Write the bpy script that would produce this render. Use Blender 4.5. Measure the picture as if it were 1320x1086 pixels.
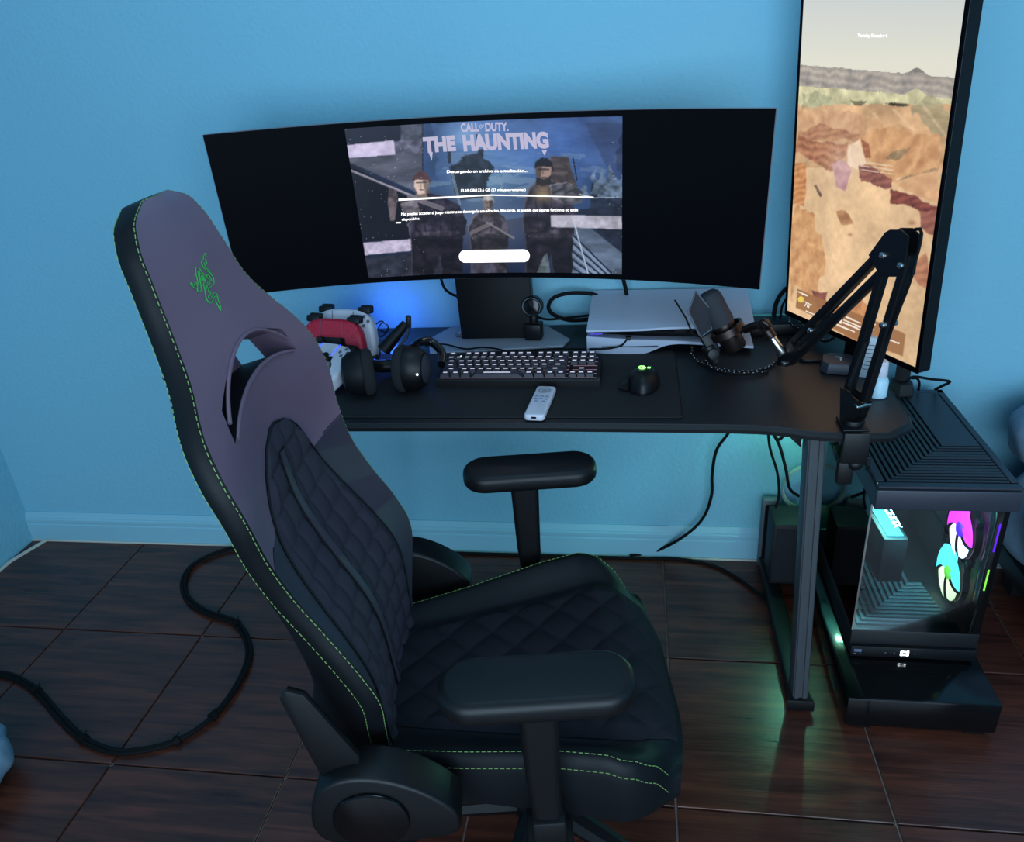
import bpy, bmesh, math, random
import numpy as np
from mathutils import Vector, Matrix, Euler
random.seed(7); rng = np.random.default_rng(7)
for o in list(bpy.data.objects): bpy.data.objects.remove(o)
SC = bpy.context.scene; COL = SC.collection
PI = math.pi
def rad(a): return math.radians(a)

# ------------------------------------------------------------------ camera
CAM_H, WALL_D = 1.45, 1.9604
F_PX, PCX, PCY = 1005.0, 660.0, 536.0
_d = np.array([158., -508., F_PX]); _d /= np.linalg.norm(_d)
_v = np.array([156., 2060., F_PX]); _v = _v - _d*(_v@_d); _v /= np.linalg.norm(_v)
_x = np.cross(_v, _d); _x /= np.linalg.norm(_x)
if _x[0] < 0: _x = -_x
RW = np.stack([_x, _d, -_v])                  # camera axes (right, down, forward) -> world
CPOS = np.array([0., -WALL_D, CAM_H])
cam = bpy.data.cameras.new('camera'); camo = bpy.data.objects.new('camera', cam); COL.objects.link(camo)
_r, _u, _b = RW@np.array([1., 0, 0]), RW@np.array([0, -1., 0]), RW@np.array([0, 0, -1.])
camo.matrix_world = Matrix(((_r[0], _u[0], _b[0], CPOS[0]), (_r[1], _u[1], _b[1], CPOS[1]), (_r[2], _u[2], _b[2], CPOS[2]), (0, 0, 0, 1)))
cam.sensor_width = 36; cam.sensor_fit = 'HORIZONTAL'; cam.lens = F_PX/1320*36
cam.shift_x = 0.0; cam.shift_y = -7/1320; cam.clip_start = .02
SC.camera = camo
def ray(px, py): return RW@np.array([(px-PCX)/F_PX, (py-PCY)/F_PX, 1.])
def at_z(px, py, z):                          # where a measured sight line meets a level surface
    r = ray(px, py); return Vector(CPOS+(z-CPOS[2])/r[2]*r)
def at_y(px, py, y):
    r = ray(px, py); return Vector(CPOS+(y-CPOS[1])/r[1]*r)

# ------------------------------------------------------------------ world, lights, exposure
w = bpy.data.worlds.new('world'); SC.world = w; w.use_nodes = True
w.node_tree.nodes['Background'].inputs[0].default_value = (.30, .55, .8, 1)
w.node_tree.nodes['Background'].inputs[1].default_value = .6
def area(name, loc, rot, sx, sy, power, col):
    l = bpy.data.lights.new(name, 'AREA'); l.shape = 'RECTANGLE'; l.size = sx; l.size_y = sy; l.energy = power; l.color = col
    o = bpy.data.objects.new(name, l); COL.objects.link(o); o.location = loc; o.rotation_euler = rot; return o
area('window_light', (.45, -3.52, 1.25), (rad(90), 0, 0), 3.2, 1.9, 103, (.56, .77, .97))
area('ceiling_fill_light', (-.2, -.75, 2.44), (0, 0, 0), .5, .5, 4.0, (.42, .72, 1.0))  # faint overhead fill, added to soften the room; no lamp is lit there
def point(name, loc, power, col, r=.02):
    l = bpy.data.lights.new(name, 'POINT'); l.energy = power; l.color = col; l.shadow_soft_size = r
    o = bpy.data.objects.new(name, l); COL.objects.link(o); o.location = loc; return o
SC.view_settings.view_transform = 'Standard'; SC.view_settings.look = 'None'
SC.view_settings.exposure = 0.0; SC.view_settings.gamma = 1.0; SC.view_settings.use_curve_mapping = False
SC.cycles.max_bounces = 8; SC.cycles.transparent_max_bounces = 12
SC.cycles.caustics_reflective = False; SC.cycles.caustics_refractive = False
SC.cycles.sample_clamp_indirect = 4.0

# ------------------------------------------------------------------ materials
def lin(c):
    c = np.asarray(c, float)/255.
    return np.where(c <= .04045, c/12.92, ((c+.055)/1.055)**2.4)
def L4(c): r = lin(c); return (float(r[0]), float(r[1]), float(r[2]), 1)
def mat(name, rgb, rough=.5, metal=0, spec=.5, emit=None, es=0, bump=None, coat=0, var=0):
    m = bpy.data.materials.new(name); m.use_nodes = True; nt = m.node_tree; b = nt.nodes['Principled BSDF']
    b.inputs['Base Color'].default_value = L4(rgb); b.inputs['Roughness'].default_value = rough
    b.inputs['Metallic'].default_value = metal; b.inputs['Specular IOR Level'].default_value = spec
    b.inputs['Coat Weight'].default_value = coat
    if emit is not None:
        b.inputs['Emission Color'].default_value = L4(emit); b.inputs['Emission Strength'].default_value = es
    if bump or var:
        tc = nt.nodes.new('ShaderNodeTexCoord')
        n = nt.nodes.new('ShaderNodeTexNoise'); n.inputs['Scale'].default_value = bump[0] if bump else 30
        n.inputs['Detail'].default_value = 4
        nt.links.new(tc.outputs['Object'], n.inputs['Vector'])
        if bump:
            bp = nt.nodes.new('ShaderNodeBump'); bp.inputs['Strength'].default_value = bump[1]; bp.inputs['Distance'].default_value = .002
            nt.links.new(n.outputs['Fac'], bp.inputs['Height']); nt.links.new(bp.outputs['Normal'], b.inputs['Normal'])
        if var:
            mx = nt.nodes.new('ShaderNodeMix'); mx.data_type = 'RGBA'
            c = lin(rgb); mx.inputs['A'].default_value = (*(c*(1-var)), 1); mx.inputs['B'].default_value = (*np.minimum(1, c*(1+var)), 1)
            nt.links.new(n.outputs['Fac'], mx.inputs['Factor']); nt.links.new(mx.outputs['Result'], b.inputs['Base Color'])
    return m
M = {}
M['wall'] = mat('wall_paint', (126, 186, 206), .75, spec=.25, bump=(85, 1.0))
M['trim'] = mat('trim_paint', (140, 192, 208), .55, spec=.3)
M['ceiling'] = mat('ceiling_paint', (205, 212, 215), .9)
M['grout'] = mat('grout', (150, 134, 126), .85)
M['caulk'] = mat('caulk', (190, 190, 180), .8)
M['black'] = mat('black_plastic', (11, 12, 14), .45, spec=.35)
M['matte'] = mat('matte_black', (17, 18, 21), .65, bump=(300, .15))
M['gloss'] = mat('gloss_black', (9, 10, 12), .12)
M['metal'] = mat('dark_metal', (46, 49, 54), .38, metal=.75)
M['legpaint'] = mat('leg_powder_coat', (72, 76, 80), .5, metal=.3, bump=(500, .1))
M['desk'] = mat('desk_laminate', (23, 25, 29), .45, bump=(420, .2))
M['edge'] = mat('desk_edge', (12, 13, 15), .5)
M['mat'] = mat('desk_mat_cloth', (16, 17, 21), .8, bump=(900, .35))
M['leather'] = mat('lit_leather', (122, 97, 114), .44, spec=.5, bump=(420, .12))  # black leather lightened to carry the screen and wall glow on the headrest
M['leatherlo'] = mat('shaded_wing_strip_leather', (58, 54, 66), .48, spec=.4, bump=(420, .12))  # same leather darkened for shade on the lower wings; also the centre strip's tone
M['quiltback'] = mat('lit_quilted_fabric', (56, 53, 63), .85, spec=.15, bump=(700, .3))  # quilted fabric lightened for the monitor light falling on the backrest
M['leatherdk'] = mat('black_leather', (9, 13, 17), .55, spec=.25, bump=(420, .12))
M['quilt'] = mat('quilted_fabric', (30, 30, 36), .85, spec=.15, bump=(700, .3))
M['stitch'] = mat('green_thread', (126, 160, 92), .6)
M['emblem'] = mat('green_embroidery', (60, 190, 84), .6, emit=(60, 190, 84), es=.0)
M['panel'] = mat('dark_screen', (2, 3, 7), .5, spec=.05)
M['rubber'] = mat('cable_rubber', (7, 8, 9), .75, spec=.2)
M['chrome'] = mat('bright_steel', (210, 205, 198), .22, metal=1)
M['silver'] = mat('silver_base', (150, 154, 164), .42, metal=.1)
M['white'] = mat('white_plastic', (206, 206, 216), .42)
M['consolew'] = mat('console_white', (176, 186, 205), .45)
M['red'] = mat('red_plastic', (176, 22, 52), .42)
M['grey'] = mat('grey_plastic', (96, 102, 112), .5)
M['button'] = mat('remote_button', (120, 130, 160), .5)
M['keycap'] = mat('keycap', (48, 47, 56), .5)
M['legend'] = mat('key_legend', (225, 215, 225), .5, emit=(235, 220, 230), es=.42)
M['keyglow'] = mat('key_backlight', (120, 90, 110), .5, emit=(200, 150, 165), es=.28)
M['ledw'] = mat('white_led', (255, 255, 255), .4, emit=(235, 245, 255), es=3.0)
M['ledg'] = mat('green_led', (90, 255, 90), .4, emit=(150, 255, 120), es=2.2)
M['ledb'] = mat('blue_led', (40, 60, 255), .4, emit=(36, 60, 255), es=3.2)
M['ledc'] = mat('cyan_led', (120, 255, 240), .4, emit=(120, 235, 225), es=2.4)
M['ledgr'] = mat('green_strip', (90, 255, 160), .4, emit=(90, 255, 160), es=2.5)
M['bottle'] = mat('bottle_plastic', (180, 215, 228), .35)
M['paper'] = mat('white_card', (190, 205, 214), .7)
M['foam'] = mat('foam', (26, 27, 31), .95, bump=(600, .5))
M['mesh'] = mat('woven_mesh', (40, 42, 50), .7, bump=(900, .6))
M['bronze'] = mat('dark_bronze', (60, 50, 48), .32, metal=.85)
M['case'] = mat('case_steel', (52, 56, 66), .45, metal=.2)
M['casedk'] = mat('case_black', (13, 14, 17), .5)
M['slat'] = mat('vent_slat', (38, 42, 50), .45)
M['pcfloor'] = mat('inner_slat', (88, 98, 104), .4, metal=.5)
M['tube'] = mat('pale_cable', (150, 165, 165), .5)
M['fabric'] = mat('blue_bedding', (112, 140, 162), .95, bump=(60, .4), var=.25)
M['braid_w'] = mat('braid_fleck', (170, 178, 184), .6)
def fan_mat(name, rgb, s): return mat(name, rgb, .4, emit=rgb, es=s)
M['fanm'] = fan_mat('fan_magenta', (226, 40, 200), 1.72); M['fanw'] = fan_mat('fan_white_pink', (255, 205, 250), 1.95)
M['fanp'] = fan_mat('fan_violet', (80, 25, 200), 1.35); M['fanc'] = fan_mat('fan_cyan', (95, 215, 225), 1.72)
M['fany'] = fan_mat('fan_yellow', (240, 255, 190), 1.95); M['fangr'] = fan_mat('fan_green', (110, 190, 60), 1.35)

def wood_mat():
    m = bpy.data.materials.new('wood_grain_tile'); m.use_nodes = True; nt = m.node_tree; b = nt.nodes['Principled BSDF']
    g = nt.nodes.new('ShaderNodeNewGeometry'); oi = nt.nodes.new('ShaderNodeObjectInfo')
    ad = nt.nodes.new('ShaderNodeVectorMath'); ad.operation = 'ADD'
    cx = nt.nodes.new('ShaderNodeCombineXYZ'); ml = nt.nodes.new('ShaderNodeMath'); ml.operation = 'MULTIPLY'; ml.inputs[1].default_value = 9
    nt.links.new(oi.outputs['Random'], ml.inputs[0]); nt.links.new(ml.outputs[0], cx.inputs[2])
    nt.links.new(g.outputs['Position'], ad.inputs[0]); nt.links.new(cx.outputs[0], ad.inputs[1])
    mp = nt.nodes.new('ShaderNodeMapping'); mp.inputs['Scale'].default_value = (1.6, 17, 1)
    nt.links.new(ad.outputs[0], mp.inputs['Vector'])
    n = nt.nodes.new('ShaderNodeTexNoise'); n.inputs['Scale'].default_value = 2.2; n.inputs['Detail'].default_value = 7; n.inputs['Distortion'].default_value = .7
    nt.links.new(mp.outputs[0], n.inputs['Vector'])
    mp2 = nt.nodes.new('ShaderNodeMapping'); mp2.inputs['Scale'].default_value = (4, 110, 1)
    nt.links.new(ad.outputs[0], mp2.inputs['Vector'])
    n2 = nt.nodes.new('ShaderNodeTexNoise'); n2.inputs['Scale'].default_value = 2; n2.inputs['Detail'].default_value = 4
    nt.links.new(mp2.outputs[0], n2.inputs['Vector'])
    r = nt.nodes.new('ShaderNodeValToRGB'); cr = r.color_ramp
    cr.elements[0].position = .28; cr.elements[0].color = L4((56, 30, 25))
    cr.elements[1].position = .75; cr.elements[1].color = L4((122, 66, 47))
    e = cr.elements.new(.5); e.color = L4((90, 50, 39))
    nt.links.new(n.outputs['Fac'], r.inputs[0])
    mx = nt.nodes.new('ShaderNodeMix'); mx.data_type = 'RGBA'; mx.blend_type = 'MULTIPLY'; mx.inputs['Factor'].default_value = .55
    nt.links.new(r.outputs[0], mx.inputs['A']); nt.links.new(n2.outputs['Fac'], mx.inputs['B'])
    nt.links.new(mx.outputs['Result'], b.inputs['Base Color'])
    b.inputs['Roughness'].default_value = .26; b.inputs['Specular IOR Level'].default_value = .45
    bp = nt.nodes.new('ShaderNodeBump'); bp.inputs['Strength'].default_value = .35; bp.inputs['Distance'].default_value = .0015
    nt.links.new(n2.outputs['Fac'], bp.inputs['Height']); nt.links.new(bp.outputs['Normal'], b.inputs['Normal'])
    return m
M['wood'] = wood_mat()
def glass_mat(name, tint, refl=.09):
    m = bpy.data.materials.new(name); m.use_nodes = True; nt = m.node_tree; nt.nodes.clear()
    o = nt.nodes.new('ShaderNodeOutputMaterial'); t = nt.nodes.new('ShaderNodeBsdfTransparent'); t.inputs[0].default_value = L4(tint)
    gl = nt.nodes.new('ShaderNodeBsdfGlossy'); gl.inputs['Roughness'].default_value = .03
    fr = nt.nodes.new('ShaderNodeFresnel'); fr.inputs['IOR'].default_value = 1.45
    mx = nt.nodes.new('ShaderNodeMixShader')
    nt.links.new(fr.outputs[0], mx.inputs[0]); nt.links.new(t.outputs[0], mx.inputs[1]); nt.links.new(gl.outputs[0], mx.inputs[2])
    nt.links.new(mx.outputs[0], o.inputs[0]); return m
M['glass'] = glass_mat('tinted_glass', (226, 230, 234))
def screen_mat(name, strength):
    m = bpy.data.materials.new(name); m.use_nodes = True; nt = m.node_tree; b = nt.nodes['Principled BSDF']
    a = nt.nodes.new('ShaderNodeAttribute'); a.attribute_name = 'picture'
    b.inputs['Base Color'].default_value = (.002, .002, .004, 1); b.inputs['Roughness'].default_value = .35; b.inputs['Specular IOR Level'].default_value = .25
    nt.links.new(a.outputs['Color'], b.inputs['Emission Color']); b.inputs['Emission Strength'].default_value = strength; return m
M['scr_main'] = screen_mat('main_screen_glow', 1.0); M['scr_port'] = screen_mat('portrait_screen_glow', 1.0)
M['txt'] = mat('screen_text_white', (8, 8, 8), .5, emit=(255, 255, 255), es=1.6)
M['txtp'] = mat('screen_text_pale', (8, 8, 8), .5, emit=(205, 198, 228), es=.8)
M['txtd'] = mat('widget_text', (8, 8, 8), .5, emit=(255, 246, 232), es=.95)
M['pillbtn'] = mat('screen_button_white', (8, 8, 8), .5, emit=(255, 255, 255), es=2.2)

# ------------------------------------------------------------------ mesh helpers
I4 = Matrix.Identity(4)
def T(x, y, z): return Matrix.Translation((x, y, z))
def RX(a): return Matrix.Rotation(rad(a), 4, 'X')
def RY(a): return Matrix.Rotation(rad(a), 4, 'Y')
def RZ(a): return Matrix.Rotation(rad(a), 4, 'Z')
def align(d):                                  # matrix turning +Z to d
    return Vector(d).normalized().to_track_quat('Z', 'Y').to_matrix().to_4x4()
def smoothpath(pts, n=8, closed=False):
    P = [Vector(p) for p in pts]; out = []; N = len(P)
    rngs = range(N) if closed else range(N-1)
    for i in rngs:
        if closed: a, b, c, d = P[(i-1) % N], P[i], P[(i+1) % N], P[(i+2) % N]
        else: a, b, c, d = P[max(i-1, 0)], P[i], P[i+1], P[min(i+2, N-1)]
        for k in range(n):
            t = k/n
            out.append(.5*((2*b)+(c-a)*t+(2*a-5*b+4*c-d)*t*t+(3*b-3*c+d-a)*t**3))
    if not closed: out.append(P[-1])
    return out
class G:
    def __init__(s): s.bm = bmesh.new()
    def _add(s, t, mi=0, Mx=None):
        if Mx is not None: bmesh.ops.transform(t, matrix=Mx, verts=t.verts)
        for f in t.faces: f.material_index = mi
        me = bpy.data.meshes.new('tmp'); t.to_mesh(me); t.free(); s.bm.from_mesh(me); bpy.data.meshes.remove(me); return s
    def box(s, c, d, bev=0, seg=2, Mx=None, mi=0, taper=None):
        t = bmesh.new(); bmesh.ops.create_cube(t, size=1)
        for v in t.verts:
            k = 1.0
            if taper and v.co.z > 0: k = taper
            v.co = Vector((v.co.x*d[0]*k, v.co.y*d[1]*k, v.co.z*d[2]))
        if bev: bmesh.ops.bevel(t, geom=list(t.edges), offset=bev, segments=seg, affect='EDGES', profile=.5)
        bmesh.ops.translate(t, vec=Vector(c), verts=t.verts)
        return s._add(t, mi, Mx)
    def cyl(s, p0, p1, r0, r1=None, seg=20, mi=0, bev=0, Mx=None):
        p0, p1 = Vector(p0), Vector(p1); r1 = r0 if r1 is None else r1; t = bmesh.new()
        bmesh.ops.create_cone(t, cap_ends=True, segments=seg, radius1=r0, radius2=r1, depth=(p1-p0).length)
        if bev:
            ed = [e for e in t.edges if abs(e.verts[0].co.z-e.verts[1].co.z) < 1e-6]
            bmesh.ops.bevel(t, geom=ed, offset=bev, segments=2, affect='EDGES', profile=.5)
        bmesh.ops.transform(t, matrix=T(*((p0+p1)/2))@align(p1-p0), verts=t.verts)
        return s._add(t, mi, Mx)
    def sph(s, c, r, mi=0, u=20, v=12, Mx=None):
        t = bmesh.new(); bmesh.ops.create_uvsphere(t, u_segments=u, v_segments=v, radius=1)
        rr = r if isinstance(r, (tuple, list)) else (r, r, r)
        for q in t.verts: q.co = Vector((q.co.x*rr[0], q.co.y*rr[1], q.co.z*rr[2]))
        if Mx is not None: bmesh.ops.transform(t, matrix=Mx, verts=t.verts)
        bmesh.ops.translate(t, vec=Vector(c), verts=t.verts); return s._add(t, mi)
    def tube(s, pts, r, seg=8, closed=False, mi=0, Mx=None, smooth=0):
        P = smoothpath(pts, smooth, closed) if smooth else [Vector(p) for p in pts]
        t = bmesh.new(); rings = []; N = len(P); rr = r if hasattr(r, '__len__') else [r]*N
        if len(rr) != N: rr = np.interp(np.linspace(0, 1, N), np.linspace(0, 1, len(rr)), rr)
        up = None
        for i in range(N):
            a = P[(i-1) % N] if closed else P[max(i-1, 0)]; b = P[(i+1) % N] if closed else P[min(i+1, N-1)]
            d = (b-a); d = d.normalized() if d.length > 1e-9 else Vector((0, 0, 1))
            if up is None: up = d.orthogonal().normalized()
            up = (up-d*up.dot(d)); up = up.normalized() if up.length > 1e-6 else d.orthogonal().normalized()
            sd = d.cross(up)
            rings.append([t.verts.new(P[i]+(up*math.cos(2*PI*k/seg)+sd*math.sin(2*PI*k/seg))*float(rr[i])) for k in range(seg)])
        for i in range(N if closed else N-1):
            A, B = rings[i], rings[(i+1) % N]
            for k in range(seg): t.faces.new((A[k], A[(k+1) % seg], B[(k+1) % seg], B[k]))
        if not closed: t.faces.new(rings[0][::-1]); t.faces.new(rings[-1])
        return s._add(t, mi, Mx)
    def lathe(s, prof, seg=28, mi=0, Mx=None, ring=False):
        t = bmesh.new(); R = []
        for r, z in prof: R.append([t.verts.new((r*math.cos(2*PI*k/seg), r*math.sin(2*PI*k/seg), z)) for k in range(seg)])
        for a, b in zip(R[:-1], R[1:]):
            for k in range(seg): t.faces.new((a[k], a[(k+1) % seg], b[(k+1) % seg], b[k]))
        if ring:
            for k in range(seg): t.faces.new((R[-1][k], R[-1][(k+1) % seg], R[0][(k+1) % seg], R[0][k]))
        else: t.faces.new(R[0][::-1]); t.faces.new(R[-1])
        bmesh.ops.remove_doubles(t, verts=t.verts, dist=1e-6)
        return s._add(t, mi, Mx)
    def prism(s, poly, z0, z1, bev=0, mi=0, Mx=None, seg=2, topscale=None):
        t = bmesh.new(); a = [t.verts.new((p[0], p[1], z0)) for p in poly]
        f = t.faces.new(a); f.normal_update()
        if f.normal.z > 0: f.normal_flip()
        r = bmesh.ops.extrude_face_region(t, geom=[f]); vs = [v for v in r['geom'] if isinstance(v, bmesh.types.BMVert)]
        for v in vs: v.co.z = z1
        if topscale:
            c = sum((v.co for v in vs), Vector())/len(vs)
            for v in vs: v.co.x = c.x+(v.co.x-c.x)*topscale; v.co.y = c.y+(v.co.y-c.y)*topscale
        bmesh.ops.recalc_face_normals(t, faces=t.faces)
        if bev:
            ed = [e for e in t.edges if abs(e.verts[0].co.z-e.verts[1].co.z) < 1e-7]
            bmesh.ops.bevel(t, geom=ed, offset=bev, segments=seg, affect='EDGES', profile=.5)
        return s._add(t, mi, Mx)
    def grid(s, fn, nu, nv, mi=0, skip=None, closeu=False):
        t = bmesh.new(); V = [[t.verts.new(fn(i/nu, j/nv)) for j in range(nv+1)] for i in range(nu+1)]
        for i in range(nu):
            for j in range(nv):
                if skip and skip(i, j): continue
                t.faces.new((V[i][j], V[i+1][j], V[i+1][j+1], V[i][j+1]))
        return s._add(t, mi)
    def mesh(s, name, angle=38, smooth=True, weld=False):
        if weld: bmesh.ops.remove_doubles(s.bm, verts=s.bm.verts, dist=1e-5)
        bmesh.ops.recalc_face_normals(s.bm, faces=s.bm.faces)
        me = bpy.data.meshes.new(name); s.bm.to_mesh(me); s.bm.free()
        if smooth:
            me.polygons.foreach_set('use_smooth', [True]*len(me.polygons)); me.set_sharp_from_angle(angle=rad(angle))
        return me
    def obj(s, name, m, parent=None, label=None, kind=None, loc=None, rot=None, **k):
        me = s.mesh(name, **k)
        for q in (m if isinstance(m, (list, tuple)) else [m]): me.materials.append(q)
        return link(name, me, parent, label, kind, loc, rot)
def link(name, data, parent=None, label=None, kind=None, loc=None, rot=None):
    o = bpy.data.objects.new(name, data); COL.objects.link(o); o.parent = parent
    if label: o['label'] = label
    if kind: o['kind'] = kind
    if loc is not None: o.location = loc
    if rot is not None: o.rotation_euler = rot
    return o
def thing(name, label, cat, loc=(0, 0, 0), rz=0, group=None, Mx=None):
    o = bpy.data.objects.new(name, None); COL.objects.link(o); o.empty_display_size = .05
    if Mx is not None: o.matrix_world = Mx
    else: o.location = loc; o.rotation_euler = (0, 0, rad(rz))
    o['label'] = label; o['category'] = cat
    if group: o['group'] = group
    return o
def tag(o, label, cat, group=None):
    o['label'] = label; o['category'] = cat
    if group: o['group'] = group
    return o
def rrect(wd, hg, r, n=5, cx=0, cy=0):
    P = []
    for (sx, sy, a0) in ((1, 1, 0), (-1, 1, 90), (-1, -1, 180), (1, -1, 270)):
        for k in range(n+1):
            a = rad(a0+90*k/n); P.append((cx+sx*(wd/2-r)+r*math.cos(a), cy+sy*(hg/2-r)+r*math.sin(a)))
    return P
def text_mesh(body, size, offset=0, align_x='LEFT', ext=0):
    c = bpy.data.curves.new('t', 'FONT'); c.body = body; c.size = size; c.offset = offset; c.align_x = align_x; c.extrude = ext
    o = bpy.data.objects.new('t', c); COL.objects.link(o); dg = bpy.context.evaluated_depsgraph_get()
    me = bpy.data.meshes.new_from_object(o.evaluated_get(dg)); bpy.data.objects.remove(o); bpy.data.curves.remove(c); return me
def fit_text(me, x0, y0, x1, y1):              # scale a text mesh into a rectangle
    co = np.empty(len(me.vertices)*3); me.vertices.foreach_get('co', co); co = co.reshape(-1, 3)
    a, b = co.min(0), co.max(0)
    co[:, 0] = x0+(co[:, 0]-a[0])/max(b[0]-a[0], 1e-9)*(x1-x0); co[:, 1] = y0+(co[:, 1]-a[1])/max(b[1]-a[1], 1e-9)*(y1-y0)
    return co
def set_co(me, co): me.vertices.foreach_set('co', np.asarray(co, np.float32).ravel()); me.update()

# ------------------------------------------------------------------ room
XL, XR, YF, CEIL = -2.035, 2.5, -3.6, 2.5
def structure(name, g, m): o = g.obj(name, m, kind='structure'); return o
g = G(); g.box(((XL+XR)/2, YF/2, -.06), (XR-XL+.2, -YF+.2, .108)); floor = structure('floor', g, M['grout'])
TS, GX0, GY0, GAP = .4256, .0855, -.4335, .0045
tile_g = G(); tile_g.box((0, 0, -.0035), (TS-GAP, TS-GAP, .009), bev=.0012, seg=1); tile_me = tile_g.mesh('floor_tile', smooth=False); tile_me.materials.append(M['wood'])
for ix in range(-6, 7):
    for iy in range(-8, 1):
        x0, x1 = GX0+ix*TS, GX0+(ix+1)*TS; y0, y1 = GY0+iy*TS, GY0+(iy+1)*TS
        if x1 < XL+.02 or x0 > XR or y1 > .02: continue
        a = link('floor_tile', tile_me, floor)
        cx0, cx1 = max(x0, XL+.002), min(x1, XR)
        a.location = ((cx0+cx1)/2, (y0+y1)/2, random.uniform(-.0003, .0003)); a.scale = ((cx1-cx0-.0001)/TS, 1, 1)
g = G(); g.box(((XL+XR)/2, .06, CEIL/2), (XR-XL+.24, .12, CEIL)); wall_back = structure('wall_back', g, M['wall'])
g = G(); g.box((XL-.06, YF/2, CEIL/2), (.12, -YF, CEIL)); structure('wall_left', g, M['wall'])
g = G(); g.box((XR+.06, YF/2, CEIL/2), (.12, -YF, CEIL)); structure('wall_right', g, M['wall'])
g = G()                                          # wall behind the camera with the window the daylight comes through
g.box(((XL+XR)/2, YF-.06, .125), (XR-XL, .12, .25)); g.box(((XL+XR)/2, YF-.06, 2.375), (XR-XL, .12, .25))
g.box(((XL-1.2)/2, YF-.06, 1.25), (-1.2-XL, .12, 2.0)); g.box(((XR+2.1)/2, YF-.06, 1.25), (XR-2.1, .12, 2.0)); structure('wall_front', g, M['wall'])
g = G()
for a in (-1.18, .45, 2.08): g.box((a, YF-.03, 1.25), (.05, .05, 2.0))
for a in (.275, 2.225): g.box((.45, YF-.03, a), (3.3, .05, .05))
structure('window_1', g, M['trim'])
g = G(); g.box(((XL+XR)/2, YF/2, CEIL+.05), (XR-XL+.24, -YF+.24, .1)); structure('ceiling', g, M['ceiling'])
def baseboard(name, L, place):
    prof = [(0, .004), (.016, .004), (.016, .064), (.013, .067), (.013, .071), (.0155, .074), (.0155, .084), (.012, .088), (.012, .091), (.010, .094), (.004, .108), (0, .108)]
    t = bmesh.new(); A = [t.verts.new((0, -p[0], p[1])) for p in prof]; B = [t.verts.new((L, -p[0], p[1])) for p in prof]
    for i in range(len(prof)): j = (i+1) % len(prof); t.faces.new((A[i], A[j], B[j], B[i]))
    t.faces.new(A); t.faces.new(B[::-1])
    q = G(); q._add(t, 0, place); o = q.obj(name, M['trim'], kind='structure', angle=15); return o
baseboard('baseboard_back', XR-XL, T(XL, 0, 0))
g = G()                                          # thin bead of filler along the foot of the walls
g.tube([(XL, -.018, .002), (-1.4, -.0185, .003), (-.6, -.018, .002), (.4, -.0185, .002), (XR, -.018, .002)], .0045, 6)
g.tube([(XL+.05, -.02, .002), (XL+.01, -.14, .003), (XL+.006, -.4, .002), (XL+.006, YF, .002)], .006, 6)
structure('trim_1', g, M['caulk'])

# ------------------------------------------------------------------ desk
DZ = .745
XD0, XD1, YB, YFR = -.88, .512, -.012, -.588
desk = thing('gaming_desk', 'long black gaming desk with curved front edge on slanted metal legs against blue wall', 'desk', (0, 0, 0))
front = [(XD0+.03, -.57), (-.72, YFR), (-.2, -.583), (.16, -.588), (.235, -.592)]
front += [(.262, -.596), (.29, -.603), (.318, -.612), (.345, -.618), (.375, -.621), (.42, -.6215), (.4605, -.6195)]
outline = [(XD0, -.54)]+front+[(.507, -.578), (.512, -.545), (.512, -.42), (.512, YB), (XD0, YB)]
g = G(); g.prism(outline, DZ-.018, DZ, bev=.0025, seg=1); g.obj('desktop', M['desk'], desk)
g = G(); e = [Vector((p[0], p[1]-.0006, DZ-.0095)) for p in [(XD0, -.54)]+front+[(.507, -.5785), (.5127, -.545), (.5127, -.42), (.5127, -.1)]]
g.tube(e, .0082, 6); g.obj('edge_band', M['edge'], desk)
for sgn, xt, xb in ((1, .347, .376), (-1, -.715, -.744)):
    g = G(); a, b = Vector((xt, -.548, DZ-.02)), Vector((xb, -.556, .03)); d = (b-a)
    Mx = Matrix.Translation((a+b)/2)@align(d); Lh = d.length
    g.prism(rrect(.034, .05, .004, 2), -Lh/2, Lh/2, Mx=T(*((a+b)/2))@Matrix(((1, 0, d.x/Lh, 0), (0, 1, d.y/Lh, 0), (0, 0, d.z/Lh, 0), (0, 0, 0, 1))))
    for q in (-.009, .009):                      # ribs down the front of the column
        g.prism([(q-.004, -.0285), (q+.004, -.0285), (q+.004, -.024), (q-.004, -.024)], -Lh/2, Lh/2, Mx=T(*((a+b)/2))@Matrix(((1, 0, d.x/Lh, 0), (0, 1, d.y/Lh, 0), (0, 0, d.z/Lh, 0), (0, 0, 0, 1))))
    g.obj('leg', M['legpaint'], desk)
    g = G(); g.prism([(xb-.03, -.592), (xb+.03, -.592), (xb+.022, -.55), (xb+.02, -.052), (xb-.02, -.052), (xb-.022, -.55)], .008, .04, bev=.004)
    ft = g.obj('foot', M['black'], desk)
    for y in (-.57, -.08):
        g = G(); g.cyl((xb, y, 0.0015), (xb, y, .01), .016, bev=.002); g.obj('levelling_pad', M['rubber'], ft)
    g = G(); g.box((xt-.0*sgn, -.30, DZ-.032), (.05, .5, .026), bev=.003)
    g.prism([(-.06, 0), (0, 0), (0, -.06)], -.0015, .0015, Mx=T(xt-.018, -.53, DZ-.02)@RX(90))
    g.obj('bracket', M['black'], desk)
g = G(); g.box((-.18, -.06, DZ-.04), (1.0, .03, .04), bev=.004); g.obj('crossbar', M['black'], desk)
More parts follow.
